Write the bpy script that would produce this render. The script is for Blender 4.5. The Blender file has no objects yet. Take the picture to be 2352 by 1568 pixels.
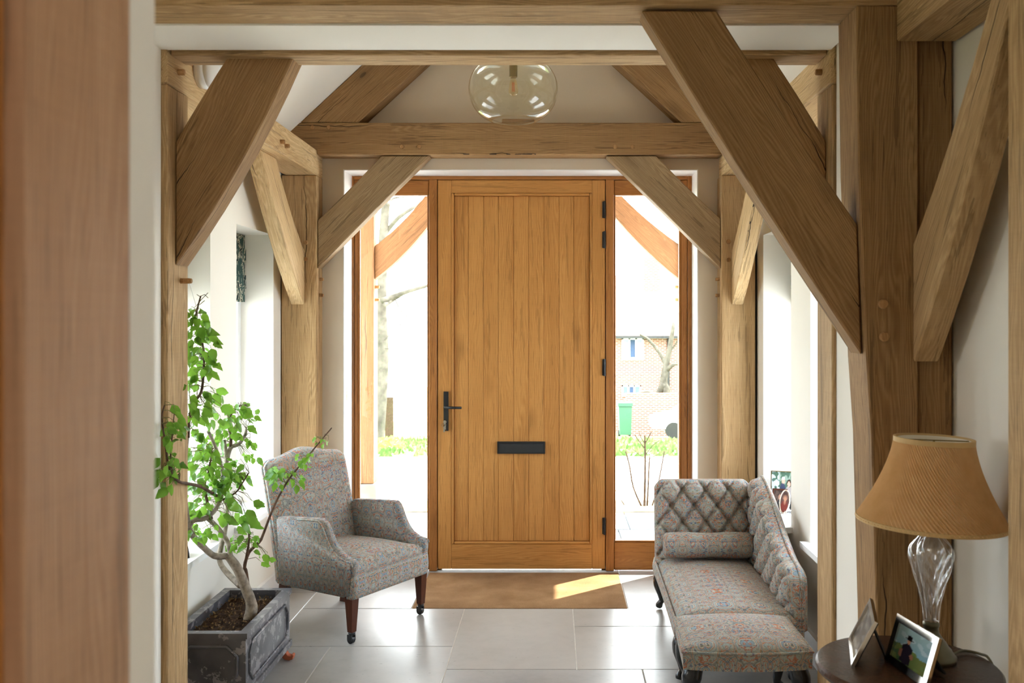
import bpy, bmesh, math, random
from mathutils import Vector as V, Matrix, noise
random.seed(7)
SC = bpy.context.scene
COL = SC.collection
PI = math.pi

# ------------------------------------------------------------------ camera
F, CX, CY, EYE = 2140.0, 1272.0, 735.0, 1.35      # focal length and principal point in pixels of the 2352 x 1568 frame
cam = bpy.data.cameras.new('camera')
camo = bpy.data.objects.new('camera', cam); COL.objects.link(camo)
camo.location = (0, 0, EYE); camo.rotation_euler = (PI/2, 0, 0)
cam.sensor_fit = 'HORIZONTAL'; cam.sensor_width = 36.0
cam.lens = F/2352*36; cam.shift_x = -(CX-1176)/2352; cam.shift_y = -(784-CY)/2352
cam.clip_start = .05; cam.clip_end = 300
cam.dof.use_dof = True; cam.dof.focus_distance = 4.2; cam.dof.aperture_fstop = 6.3
SC.camera = camo

# ------------------------------------------------------------------ sky, sun, exposure
SC.view_settings.view_transform = 'Standard'; SC.view_settings.look = 'None'
SC.view_settings.exposure = 1.8; SC.view_settings.gamma = 1.0; SC.view_settings.use_curve_mapping = False
wd = bpy.data.worlds.new('sky'); SC.world = wd; wd.use_nodes = True
bgn = wd.node_tree.nodes['Background']
bgn.inputs['Color'].default_value = (.92, .96, 1.0, 1); bgn.inputs['Strength'].default_value = 5.0
sun = bpy.data.lights.new('sun', 'SUN'); suno = bpy.data.objects.new('sun', sun); COL.objects.link(suno)
sun.energy = 9.0; sun.angle = math.radians(.6); sun.color = (1, .95, .87)
SUND = V((math.cos(.694)*math.cos(.96), math.sin(.694)*math.cos(.96), math.sin(.96)))   # towards the sun
suno.rotation_euler = SUND.to_track_quat('Z', 'Y').to_euler(); suno.location = (12, 6, 12)
SC.cycles.use_denoising = True
SC.cycles.max_bounces = 10; SC.cycles.diffuse_bounces = 7; SC.cycles.glossy_bounces = 4
SC.cycles.transmission_bounces = 8; SC.cycles.transparent_max_bounces = 12
SC.cycles.caustics_reflective = False; SC.cycles.caustics_refractive = False
SC.cycles.sample_clamp_indirect = 8.0

def portal(name, loc, size, rot):
    l = bpy.data.lights.new(name, 'AREA'); l.shape = 'RECTANGLE'; l.size, l.size_y = size
    l.cycles.is_portal = True
    o = bpy.data.objects.new(name, l); COL.objects.link(o); o.location = loc; o.rotation_euler = rot
for yy in (3.474, 4.3125):
    portal('portal', (-1.62, yy, 1.1), (1.34, .53), (0, -PI/2, 0))
    portal('portal', (1.27, yy, 1.1), (1.34, .53), (0, PI/2, 0))
for xx, w in ((-.87, .37), (.51, .36)):
    portal('portal', (xx, 5.11, 1.1), (w, 1.9), (-PI/2, 0, 0))
portal('portal', (-4.2, 1.95, 1.6), (.7, .7), (0, -PI/2, 0))
portal('portal', (1.4, -.8, 1.45), (1.1, .4), (0, PI/2, 0))

# ------------------------------------------------------------------ materials
def lin(c):
    return tuple(((x/255)/12.92 if x/255 <= .04045 else ((x/255+.055)/1.055)**2.4) for x in c) + (1.0,)

class NT:
    def __init__(s, name):
        s.m = bpy.data.materials.new(name); s.m.use_nodes = True
        s.t = s.m.node_tree; s.b = s.t.nodes['Principled BSDF']; s.out = s.t.nodes['Material Output']
    def n(s, typ, inp=None, **kw):
        nd = s.t.nodes.new(typ)
        for k, v in kw.items(): setattr(nd, k, v)
        for k, v in (inp or {}).items(): s.set(nd.inputs[k], v)
        return nd
    def set(s, sock, v):
        if hasattr(v, 'is_output') or isinstance(v, bpy.types.NodeSocket): s.t.links.new(v, sock)
        else: sock.default_value = v
    def math(s, op, a, b=None, c=None):
        nd = s.t.nodes.new('ShaderNodeMath'); nd.operation = op; s.set(nd.inputs[0], a)
        if b is not None: s.set(nd.inputs[1], b)
        if c is not None: s.set(nd.inputs[2], c)
        return nd.outputs[0]
    def vmath(s, op, a, b):
        nd = s.t.nodes.new('ShaderNodeVectorMath'); nd.operation = op; s.set(nd.inputs[0], a); s.set(nd.inputs[1], b)
        return nd.outputs[0]
    def mix(s, fac, a, b, mode='MIX'):
        nd = s.t.nodes.new('ShaderNodeMix'); nd.data_type = 'RGBA'; nd.blend_type = mode
        s.set(nd.inputs[0], fac); s.set(nd.inputs[6], a); s.set(nd.inputs[7], b)
        return nd.outputs[2]
    def ramp(s, fac, stops, interp='LINEAR'):
        nd = s.t.nodes.new('ShaderNodeValToRGB'); cr = nd.color_ramp; cr.interpolation = interp
        while len(cr.elements) < len(stops): cr.elements.new(.5)
        for e, (p, c) in zip(cr.elements, stops):
            e.position = p; e.color = c if len(c) == 4 else lin(c)
        s.set(nd.inputs[0], fac); return nd.outputs[0]
    def noise(s, vec, scale=5, detail=3, rough=.55, dist=0, out=0):
        nd = s.n('ShaderNodeTexNoise', {'Scale': scale, 'Detail': detail, 'Roughness': rough, 'Distortion': dist})
        if vec is not None: s.set(nd.inputs['Vector'], vec)
        return nd.outputs[out]
    def coords(s, scale=(1, 1, 1), rnd=True, which='Object'):
        tc = s.n('ShaderNodeTexCoord').outputs[which]
        if rnd:
            oi = s.n('ShaderNodeObjectInfo').outputs['Random']
            off = s.n('ShaderNodeCombineXYZ', {0: s.math('MULTIPLY', oi, 3.1), 1: s.math('MULTIPLY', oi, 7.7), 2: s.math('MULTIPLY', oi, 13.3)}).outputs[0]
            tc = s.vmath('ADD', tc, off)
        return s.vmath('MULTIPLY', tc, scale) if scale != (1, 1, 1) else tc
    def bump(s, h, strength=.3, dist=.002):
        nd = s.n('ShaderNodeBump', {'Strength': strength, 'Distance': dist, 'Height': h})
        s.set(s.b.inputs['Normal'], nd.outputs[0])
    def base(s, c, rough=.5, spec=.5, metal=0):
        s.set(s.b.inputs['Base Color'], c); s.set(s.b.inputs['Roughness'], rough)
        s.b.inputs['Specular IOR Level'].default_value = spec; s.b.inputs['Metallic'].default_value = metal
        return s.m

def plain(name, rgb, rough=.5, spec=.5, metal=0, var=.06, scale=20):
    t = NT(name); c = lin(rgb)
    v = t.noise(t.coords(), scale, 4)
    d = tuple(x*(1-var*2) for x in c[:3]) + (1,); e = tuple(min(1, x*(1+var*2)) for x in c[:3]) + (1,)
    t.base(t.ramp(v, [(.3, d), (.7, e)]), rough, spec, metal)
    return t.m

def oak(name, light, dark, rough=.75, crack=.9, grain=1.0, fine=1.0):
    t = NT(name); c = t.coords()
    big = t.noise(t.vmath('MULTIPLY', c, (5, 5, .7)), 1, 4, .6)
    warp = t.noise(t.vmath('MULTIPLY', c, (7, 7, 1.1)), 1, 3, .5, 0, 1)
    wv = t.n('ShaderNodeTexWave', {'Vector': t.vmath('ADD', t.vmath('MULTIPLY', c, (1, 1, .05)), t.vmath('MULTIPLY', warp, (.16, .16, 0))),
             'Scale': 44.0*grain, 'Distortion': 3.0, 'Detail': 3.0, 'Detail Scale': 1.2}, wave_type='RINGS', rings_direction='Z').outputs[1]
    fn = t.noise(t.vmath('MULTIPLY', c, (150, 150, 5)), 1, 3, .6)
    pore = t.math('GREATER_THAN', t.noise(t.vmath('MULTIPLY', c, (320, 320, 11)), 1, 1), .66)
    wm = t.math('MULTIPLY', wv, t.math('MULTIPLY', t.noise(t.vmath('MULTIPLY', c, (4, 4, 1.5)), 1, 2), .30))
    k = t.math('ADD', wm, t.math('ADD', t.math('MULTIPLY', big, .62), t.math('MULTIPLY', fn, .42*fine)))
    col = t.ramp(k, [(.38, light), (.62, tuple((a+b)/2 for a, b in zip(light, dark))), (.95, dark)])
    col = t.mix(t.math('MULTIPLY', pore, .35), col, lin(tuple(x*.55 for x in dark)))
    sp = t.n('ShaderNodeSeparateXYZ', {0: c})
    w1 = t.math('ADD', t.math('MULTIPLY', t.math('ADD', sp.outputs[0], sp.outputs[1]), 8.0), t.math('MULTIPLY', t.noise(t.vmath('MULTIPLY', c, (2, 2, 3.2)), 1, 4, .6), .55))
    vd = t.n('ShaderNodeTexVoronoi', {'W': w1, 'Scale': 1.0}, voronoi_dimensions='1D', feature='DISTANCE_TO_EDGE').outputs['Distance']
    msk = t.math('MULTIPLY', t.math('MAXIMUM', t.math('SUBTRACT', t.noise(t.vmath('MULTIPLY', c, (7, 7, 1.1)), 1, 2), .53), 0), .16)
    ck = t.math('LESS_THAN', vd, t.math('MINIMUM', msk, .016))
    kv = t.vmath('MULTIPLY', c, (4.2, 4.2, 1.7))
    vk = t.n('ShaderNodeTexVoronoi', {'Vector': t.vmath('ADD', kv, t.vmath('MULTIPLY', warp, (.12, .12, .12))), 'Scale': 1.0}, feature='F1').outputs['Distance']
    knot = t.math('LESS_THAN', vk, .035)
    halo = t.math('MULTIPLY', t.math('SUBTRACT', 1.0, t.math('MINIMUM', t.math('DIVIDE', vk, .16), 1.0)), .5)
    col = t.mix(halo, col, lin(tuple(x*.75 for x in dark)))
    saw = t.noise(t.vmath('MULTIPLY', c, (6, 6, 260)), 1, 2)
    col = t.mix(t.math('MULTIPLY', saw, .16*fine), col, lin(tuple(x*.6 for x in dark)))
    streak = t.math('MULTIPLY', t.math('GREATER_THAN', t.noise(t.vmath('MULTIPLY', c, (42, 42, 2.2)), 1, 3, .65), .615), .42*fine)
    col = t.mix(streak, col, lin(tuple(x*.62 for x in dark)))
    col = t.mix(t.math('MULTIPLY', t.math('MAXIMUM', ck, t.math('MULTIPLY', knot, .55)), crack), col, lin((40, 27, 16)))
    t.base(col, rough, .25)
    t.bump(t.math('SUBTRACT', t.math('ADD', t.math('MULTIPLY', fn, .7), t.math('MULTIPLY', wv, .3)), t.math('MULTIPLY', ck, 3)), .35, .0012)
    return t.m

M = {}
M['oak'] = oak('oak', (208, 176, 131), (150, 115, 74))
M['oak_brown'] = oak('oak_brown', (182, 145, 100), (124, 90, 55))
M['oak_grey'] = oak('oak_grey', (186, 160, 124), (128, 100, 68), grain=1.3)
M['oak_lit'] = oak('oak_lit', (230, 202, 156), (178, 142, 96))  # lightened oak copy, its tone standing in for light on the wall plates
M['oak_out'] = oak('oak_out', (142, 104, 70), (100, 68, 42))
M['door_oak'] = oak('door_oak', (202, 146, 82), (164, 108, 52), rough=.42, crack=0, grain=.8, fine=.7)
M['frame_oak'] = oak('frame_oak', (176, 118, 62), (128, 78, 36), rough=.42, crack=0, grain=1.4, fine=.7)
M['jamb_oak'] = oak('jamb_oak', (204, 164, 130), (168, 126, 94), rough=.4, crack=0, grain=1.0)
M['jamb_dark'] = oak('jamb_dark', (196, 132, 66), (140, 84, 36), rough=.4, crack=0)
M['peg'] = oak('peg', (200, 158, 108), (140, 98, 58), crack=0)
M['mahogany'] = oak('mahogany', (98, 52, 34), (56, 28, 18), rough=.32, crack=0, grain=2)
M['table_wood'] = oak('table_wood', (92, 62, 44), (50, 32, 22), rough=.25, crack=0, grain=1.2)
M['ebony'] = plain('ebony', (24, 22, 22), .22, .6)
M['iron'] = plain('iron', (26, 27, 28), .45)
M['iron_sheen'] = plain('iron_sheen', (40, 42, 44), .4)
M['nickel'] = plain('nickel', (190, 186, 176), .25, .5, 1)
M['brass'] = plain('brass', (128, 108, 66), .35, .5, 1)
M['silver'] = plain('silver', (222, 212, 198), .16, .5, 1)
M['white_paint'] = plain('white_paint', (236, 236, 236), .35, .4, 0, .01)
M['plastic'] = plain('plastic', (232, 232, 228), .4, .4, 0, .01)
M['black_card'] = plain('black_card', (14, 14, 15), .8)
M['clay'] = plain('clay', (196, 112, 82), .8, .2, 0, .08)
M['string'] = plain('string', (235, 232, 225), .8)
M['stone'] = plain('stone', (128, 122, 112), .9, .2, 0, .1, 8)
M['gap_shade'] = plain('gap_shade', (22, 20, 18), .9)
M['lining'] = plain('lining', (240, 234, 220), .8, .2, 0, .02)
M['litter'] = plain('litter', (112, 88, 60), .9, .1, 0, .3, 60)
M['shade_band'] = plain('shade_band', (206, 174, 122), .7, .2)
M['lamp_foot'] = plain('lamp_foot', (112, 106, 84), .35, .5, .6)
M['bark'] = plain('bark', (150, 138, 124), .85, .2, 0, .2, 60)
M['bare_stem'] = plain('bare_stem', (70, 56, 44), .9, .1, 0, .2, 40)
M['green_twig'] = plain('green_twig', (112, 104, 66), .8, .2, 0, .2, 80)
M['twig'] = plain('twig', (92, 70, 56), .85, .2, 0, .2, 80)
M['grey_bark'] = plain('grey_bark', (76, 72, 64), .9, .1, 0, .2, 6)
M['bin_green'] = plain('bin_green', (40, 84, 60), .5)
M['car_white'] = plain('car_white', (235, 236, 238), .25)
M['car_glass'] = plain('car_glass', (40, 48, 56), .1)
M['rubber'] = plain('rubber', (22, 22, 22), .7)
M['curtain_blue'] = plain('curtain_blue', (40, 60, 90), .7)
M['far_glass'] = plain('far_glass', (90, 110, 130), .1)
M['gravel'] = plain('gravel', (214, 211, 205), .95, .1, 0, .06, 30)
M['slab'] = plain('slab', (126, 134, 140), .8, .2, 0, .1, 6)
M['flower_bed'] = plain('flower_bed', (120, 110, 90), .95, .1, 0, .25, 12)

def wall_mat(name, rgb):
    t = NT(name); c = t.coords(rnd=False)
    v = t.noise(c, 2.2, 3)
    e = lin(rgb)
    t.base(t.ramp(v, [(.3, tuple(x*.96 for x in e[:3])+(1,)), (.7, e)]), .85, .2)
    t.bump(t.noise(c, 220, 3), .08, .001)
    return t.m
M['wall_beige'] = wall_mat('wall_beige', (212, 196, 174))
M['wall'] = wall_mat('wall', (241, 236, 226))
M['ceiling'] = wall_mat('ceiling', (243, 238, 228))

def tile_mat():
    t = NT('limestone'); c = t.coords()
    a = t.noise(c, 3.0, 5, .6); b = t.noise(c, 26, 4, .6)
    col = t.ramp(t.math('ADD', t.math('MULTIPLY', a, .7), t.math('MULTIPLY', b, .3)),
                 [(.32, (144, 143, 141)), (.5, (160, 159, 157)), (.7, (173, 171, 168))])
    oi = t.n('ShaderNodeObjectInfo').outputs['Random']
    col = t.mix(t.math('MULTIPLY', oi, .22), col, lin((196, 184, 166)))
    pit = t.math('GREATER_THAN', t.noise(t.vmath('MULTIPLY', c, (45, 80, 45)), 1, 2, .5), .735)
    col = t.mix(t.math('MULTIPLY', pit, .5), col, lin((110, 104, 96)))
    t.base(col, t.math('ADD', .24, t.math('MULTIPLY', b, .16)), .5)
    t.bump(t.math('SUBTRACT', a, pit), .12, .001)
    return t.m
M['tile'] = tile_mat()
M['grout'] = plain('grout', (206, 201, 192), .9, .1, 0, .05)

def coir():
    t = NT('coir'); c = t.coords()
    a = t.noise(c, 420, 3, .7); b = t.noise(c, 7, 3)
    k = t.math('ADD', t.math('MULTIPLY', a, .8), t.math('MULTIPLY', b, .3))
    t.base(t.ramp(k, [(.35, (104, 76, 50)), (.55, (152, 116, 80)), (.75, (196, 160, 120))]), .95, .1)
    t.bump(a, .8, .004); return t.m
M['coir'] = coir()

def tapestry(name, rib=0.0, blue=0.0):
    t = NT(name); c = t.coords(rnd=False)
    sp = t.n('ShaderNodeSeparateXYZ', {0: c})
    q = []
    for i, per in ((0, .070), (1, .070), (2, .074)):
        q.append(t.math('PINGPONG', t.math('ADD', sp.outputs[i], 3.0), per))
    qv = t.n('ShaderNodeCombineXYZ', {0: q[0], 1: q[1], 2: q[2]}).outputs[0]
    qv = t.vmath('ADD', qv, t.vmath('MULTIPLY', t.noise(c, 60, 2, .5, 0, 1), (.004, .004, .004)))
    qv = t.vmath('ADD', qv, t.vmath('MULTIPLY', t.noise(qv, 45, 3, .6, 0, 1), (.018, .018, .018)))
    vc = t.n('ShaderNodeTexVoronoi', {'Vector': qv, 'Scale': 19.0}, feature='F1')
    ve = t.n('ShaderNodeTexVoronoi', {'Vector': qv, 'Scale': 19.0}, feature='DISTANCE_TO_EDGE').outputs['Distance']
    v2 = t.n('ShaderNodeTexVoronoi', {'Vector': qv, 'Scale': 92.0}, feature='F1')
    s1 = t.n('ShaderNodeSeparateColor', {0: vc.outputs['Color']}).outputs[0]
    s2 = t.n('ShaderNodeSeparateColor', {0: v2.outputs['Color']}).outputs[1]
    big = t.noise(c, 5, 2)
    ground = t.mix(big, lin((166, 174, 178)), lin((126, 146, 168)))
    med = t.ramp(t.math('ADD', vc.outputs['Distance'], t.math('MULTIPLY', t.math('SUBTRACT', s1, .5), .10)),
        [(0, (92, 84, 92)), (.09, (182, 176, 160)), (.15, (176, 120, 98)), (.19, (134, 150, 160)), (.29, (96, 100, 104)), (.32, (176, 172, 158)), (.39, (178, 116, 92)), (.425, (160, 164, 156)), (.52, (128, 136, 140)), (.56, (168, 166, 154))], 'CONSTANT')
    col = t.mix(.78, ground, med)
    spot = t.ramp(s2, [(0, (150, 148, 134)), (.36, (166, 98, 80)), (.46, (176, 172, 164)), (.64, (84, 92, 122)), (.76, (128, 124, 92)), (.88, (176, 126, 106)), (.95, (78, 68, 92))], 'CONSTANT')
    col = t.mix(t.math('MULTIPLY', t.math('LESS_THAN', v2.outputs['Distance'], .40), .62), col, spot)
    col = t.mix(t.math('MULTIPLY', t.math('LESS_THAN', ve, .03), .55), col, lin((96, 96, 98)))
    hx = t.math('LESS_THAN', t.math('ABSOLUTE', t.math('SUBTRACT', ve, .085)), .018)
    col = t.mix(t.math('MULTIPLY', hx, .6), col, lin((184, 120, 96)))
    th = t.noise(c, 900, 1)
    col = t.mix(.35, col, t.ramp(th, [(.3, (70, 70, 70)), (.7, (215, 212, 205))]), 'OVERLAY')
    h = th
    if rib:
        w = t.n('ShaderNodeTexWave', {'Vector': c, 'Scale': 62.0, 'Distortion': .6, 'Detail': 1.0}, wave_type='BANDS', bands_direction='Z').outputs[1]
        col = t.mix(t.math('MULTIPLY', w, rib), col, lin((64, 70, 80)))
        h = w
    col = t.n('ShaderNodeHueSaturation', {'Saturation': 1.25, 'Value': 1.12, 'Color': col}).outputs[0]
    t.base(col, .95, .1)
    t.b.inputs['Sheen Weight'].default_value = .03
    t.bump(h, .25, .001); return t.m
M['tapestry'] = tapestry('tapestry')
M['tapestry_rib'] = tapestry('tapestry_rib', .45, .25)

def glass(name, tint=(1, 1, 1), fac=1.0, ior=1.45):
    t = NT(name); t.t.nodes.remove(t.b)
    tr = t.n('ShaderNodeBsdfTransparent', {'Color': tint+(1,)}).outputs[0]
    gl = t.n('ShaderNodeBsdfGlossy', {'Roughness': .02, 'Color': (1, 1, 1, 1)}).outputs[0]
    fc = t.n('ShaderNodeLayerWeight', {'Blend': .5}).outputs['Facing']
    f0 = ((ior-1)/(ior+1))**2
    fr = t.math('MULTIPLY', t.math('ADD', f0, t.math('MULTIPLY', t.math('POWER', fc, 5.0), 1-f0)), fac)
    mx = t.n('ShaderNodeMixShader', {0: fr, 1: tr, 2: gl}).outputs[0]
    t.t.links.new(mx, t.out.inputs[0]); return t.m
M['pane'] = glass('pane', (.98, 1, .99))
M['tinted_pane'] = glass('tinted_pane', (.80, .85, .90))  # tint added to dim and cool the daylight through the side windows
M['globe'] = glass('globe', (.955, .965, .90), 1.3, 1.5)
M['bulb'] = glass('bulb', (.95, .88, .72), 1.2, 1.5)
M['crystal'] = glass('crystal', (.97, .975, .98), 1.6, 1.7)
M['filament'] = plain('filament', (220, 120, 60), .5)

def leafmat():
    t = NT('leaf'); c = t.coords()
    oi = t.n('ShaderNodeObjectInfo').outputs['Random']
    col = t.ramp(t.math('ADD', t.math('MULTIPLY', oi, .75), t.math('MULTIPLY', t.noise(c, 40, 2), .25)), [(.1, (30, 74, 24)), (.5, (66, 122, 38)), (.95, (118, 168, 56))])
    t.base(col, .38, .45)
    tl = t.n('ShaderNodeBsdfTranslucent', {'Color': t.mix(.5, col, (.45, .75, .08, 1))}).outputs[0]
    mx = t.n('ShaderNodeMixShader', {0: .38, 1: t.b.outputs[0], 2: tl}).outputs[0]
    t.t.links.new(mx, t.out.inputs[0]); return t.m
M['leaf'] = leafmat()

def pleat():
    t = NT('pleated_silk'); c = t.coords(rnd=False)
    col = t.ramp(t.noise(c, 30, 3), [(.3, (232, 194, 140)), (.7, (246, 212, 162))])
    t.base(col, .6, .25)
    tl = t.n('ShaderNodeBsdfTranslucent', {'Color': lin((232, 192, 138))}).outputs[0]
    mx = t.n('ShaderNodeMixShader', {0: .3, 1: t.b.outputs[0], 2: tl}).outputs[0]
    t.t.links.new(mx, t.out.inputs[0]); return t.m
M['pleat'] = pleat()

def lead():
    t = NT('lead_look'); c = t.coords(rnd=False)
    a = t.noise(c, 22, 5, .65); b = t.noise(c, 9, 3)
    col = t.ramp(b, [(.3, (58, 58, 63)), (.7, (92, 90, 95))])
    col = t.mix(t.math('MULTIPLY', t.math('GREATER_THAN', a, .555), .6), col, lin((158, 152, 154)))
    t.base(col, .34, .7); t.bump(a, .3, .003); return t.m
M['lead'] = lead()
def soil():
    t = NT('soil'); c = t.coords(rnd=False)
    a = t.noise(c, 60, 5, .7)
    t.base(t.ramp(a, [(.3, (28, 20, 15)), (.55, (62, 44, 32)), (.72, (112, 84, 56))]), .95, .1)
    t.bump(a, .9, .01); return t.m
M['soil'] = soil()
def blind():
    t = NT('blind_print'); c = t.coords(rnd=False)
    a = t.noise(t.vmath('MULTIPLY', c, (26, 26, 16)), 1, 3, .5, 1.2)
    t.base(t.ramp(a, [(.42, (66, 92, 88)), (.5, (206, 204, 184)), (.56, (40, 58, 58))], 'CONSTANT'), .9, .1); return t.m
M['blind'] = blind()
def grass():
    t = NT('grass_green'); c = t.coords(rnd=False)
    k = t.math('ADD', t.math('MULTIPLY', t.noise(c, .7, 4), .6), t.math('MULTIPLY', t.noise(c, 14, 4), .4))
    t.base(t.ramp(k, [(.38, (66, 94, 44)), (.5, (92, 116, 62)), (.66, (156, 160, 118))]), .95, .1); return t.m
M['grass'] = grass()
def brick():
    t = NT('brickwork'); c = t.coords(rnd=False)
    sp = t.n('ShaderNodeSeparateXYZ', {0: c})
    v = t.n('ShaderNodeCombineXYZ', {0: t.math('ADD', sp.outputs[0], sp.outputs[1]), 1: sp.outputs[2], 2: 0.0}).outputs[0]
    b = t.n('ShaderNodeTexBrick', {'Vector': v, 'Scale': 1.0, 'Color1': lin((138, 80, 68)), 'Color2': lin((112, 70, 62)), 'Mortar': lin((176, 162, 148)),
            'Mortar Size': .012, 'Brick Width': .225, 'Row Height': .075})
    t.base(b.outputs[0], .9, .1); return t.m
M['brick'] = brick()
M['roof_tile'] = plain('roof_tile', (140, 114, 102), .9, .1, 0, .15, 3)
def printed():
    t = NT('photo_print'); a = t.n('ShaderNodeVertexColor', layer_name='Col')
    t.base(a.outputs[0], .15, .5); return t.m
M['print'] = printed()

# ------------------------------------------------------------------ building helpers
def at(px, py, Y): return V(((px-CX)*Y/F, Y, EYE-(py-CY)*Y/F))
def zat(py, Y): return EYE-(py-CY)*Y/F
def xat(px, Y): return (px-CX)*Y/F

def tag(o, label=None, cat=None, group=None, kind=None):
    if label: o['label'] = label
    if cat: o['category'] = cat
    if group: o['group'] = group
    if kind: o['kind'] = kind
    return o
def thing(name, label=None, cat=None, loc=(0, 0, 0), rz=0, group=None, kind=None):
    o = bpy.data.objects.new(name, None); COL.objects.link(o); o.empty_display_size = .05
    o.location = loc; o.rotation_euler = (0, 0, rz)
    return tag(o, label, cat, group, kind)
def basis(o):
    m = Matrix.LocRotScale(o.location, o.rotation_euler, o.scale)
    return (basis(o.parent) @ o.matrix_parent_inverse @ m) if o.parent else m
def link(name, me, parent=None, world=False):
    o = bpy.data.objects.new(name, me); COL.objects.link(o)
    if parent is not None:
        o.parent = parent
        if world: o.matrix_parent_inverse = basis(parent).inverted()
    return o
def mesh(name, bm, mats, smooth=False):
    bmesh.ops.recalc_face_normals(bm, faces=bm.faces)
    me = bpy.data.meshes.new(name); bm.to_mesh(me); bm.free()
    for m in (mats if isinstance(mats, (list, tuple)) else [mats]): me.materials.append(M[m])
    if smooth: me.polygons.foreach_set('use_smooth', [True]*len(me.polygons))
    return me
def obj(name, bm, mat, parent=None, world=False, smooth=False, **kw):
    return tag(link(name, mesh(name, bm, mat, smooth), parent, world), **kw)

def B(): return bmesh.new()
def bevel_sharp(bm, off, seg=1, ang=.5):
    ed = [e for e in bm.edges if len(e.link_faces) == 2 and e.calc_face_angle(0) > ang]
    if ed and off: bmesh.ops.bevel(bm, geom=ed, offset=off, segments=seg, affect='EDGES', clamp_overlap=True)
def box(bm, x0, x1, y0, y1, z0, z1):
    vs = [bm.verts.new(p) for p in ((x0, y0, z0), (x1, y0, z0), (x1, y1, z0), (x0, y1, z0), (x0, y0, z1), (x1, y0, z1), (x1, y1, z1), (x0, y1, z1))]
    for f in ((0, 3, 2, 1), (4, 5, 6, 7), (0, 1, 5, 4), (1, 2, 6, 5), (2, 3, 7, 6), (3, 0, 4, 7)): bm.faces.new([vs[i] for i in f])
    return bm
def bx(x0, x1, y0, y1, z0, z1, bev=0, seg=1):
    bm = box(B(), x0, x1, y0, y1, z0, z1)
    if bev: bevel_sharp(bm, bev, seg)
    return bm
def prism(bm, poly, ext):
    poly = [V(p) for p in poly]; ext = V(ext)
    a = [bm.verts.new(p) for p in poly]; b = [bm.verts.new(p+ext) for p in poly]
    bm.faces.new(a); bm.faces.new(b[::-1])
    n = len(poly)
    for i in range(n): bm.faces.new((a[i], a[(i+1) % n], b[(i+1) % n], b[i]))
    return bm
def tube(bm, path, rad, seg=8, cap=True):
    path = [V(p) for p in path]; n = len(path)
    if not isinstance(rad, (list, tuple)): rad = [rad]*n
    t0 = (path[1]-path[0]).normalized(); up = V((0, 0, 1)) if abs(t0.z) < .9 else V((1, 0, 0))
    u = t0.cross(up).normalized(); rings = []
    for i, p in enumerate(path):
        t = ((path[min(i+1, n-1)]-path[max(i-1, 0)])).normalized()
        u = (u-t*u.dot(t)).normalized(); w = t.cross(u)
        rings.append([bm.verts.new(p+(u*math.cos(2*PI*k/seg)+w*math.sin(2*PI*k/seg))*rad[i]) for k in range(seg)])
    for a, b in zip(rings, rings[1:]):
        for k in range(seg): bm.faces.new((a[k], a[(k+1) % seg], b[(k+1) % seg], b[k]))
    if cap: bm.faces.new(rings[0]); bm.faces.new(rings[-1])
    return bm
def lathe(bm, prof, c=(0, 0, 0), seg=32, mod=None, caps=True):
    c = V(c); rings = []
    for i, (r, z) in enumerate(prof):
        ring = []
        for k in range(seg):
            a = 2*PI*k/seg; rr = r*(mod(a, z, i) if mod else 1)
            ring.append(bm.verts.new(c+V((rr*math.cos(a), rr*math.sin(a), z))))
        rings.append(ring)
    for a, b in zip(rings, rings[1:]):
        for k in range(seg): bm.faces.new((a[k], a[(k+1) % seg], b[(k+1) % seg], b[k]))
    if caps: bm.faces.new(rings[0]); bm.faces.new(rings[-1])
    return bm
def smooth_path(pts, n=6):
    pts = [V(p) for p in pts]; out = []
    for i in range(len(pts)-1):
        p0 = pts[max(i-1, 0)]; p1 = pts[i]; p2 = pts[i+1]; p3 = pts[min(i+2, len(pts)-1)]
        for k in range(n):
            t = k/n
            out.append(.5*((2*p1)+(p2-p0)*t+(2*p0-5*p1+4*p2-p3)*t*t+(3*p1-p0-3*p2+p3)*t**3))
    return out+[pts[-1]]
def lerp(a, b, t): return a+(b-a)*t
def pad(bm, base, nrm, nu, nv, hf):
    """closed cushion: base(u,v) plus nrm * hf(u,v) in front, flat behind"""
    nrm = V(nrm); fr = []; bk = []
    for j in range(nv+1):
        fr.append([bm.verts.new(V(base(i/nu, j/nv))+nrm*hf(i/nu, j/nv)) for i in range(nu+1)])
    for j in range(nv+1):
        bk.append([bm.verts.new(V(base(i/nu, j/nv))) if i in (0, nu) or j in (0, nv) else None for i in range(nu+1)])
    for j in range(nv):
        for i in range(nu): bm.faces.new((fr[j][i], fr[j][i+1], fr[j+1][i+1], fr[j+1][i]))
    for i in range(nu):
        bm.faces.new((fr[0][i], bk[0][i], bk[0][i+1], fr[0][i+1])); bm.faces.new((fr[nv][i], fr[nv][i+1], bk[nv][i+1], bk[nv][i]))
    for j in range(nv):
        bm.faces.new((fr[j][0], fr[j+1][0], bk[j+1][0], bk[j][0])); bm.faces.new((fr[j][nu], bk[j][nu], bk[j+1][nu], fr[j+1][nu]))
    bm.faces.new(bk[0]+[bk[j][nu] for j in range(1, nv+1)]+bk[nv][-2::-1]+[bk[j][0] for j in range(nv-1, 0, -1)])
    return bm
def rnd_edge(d, r):
    d = max(0, min(1, d/r)); return math.sqrt(max(0, 1-(1-d)**2))

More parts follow.
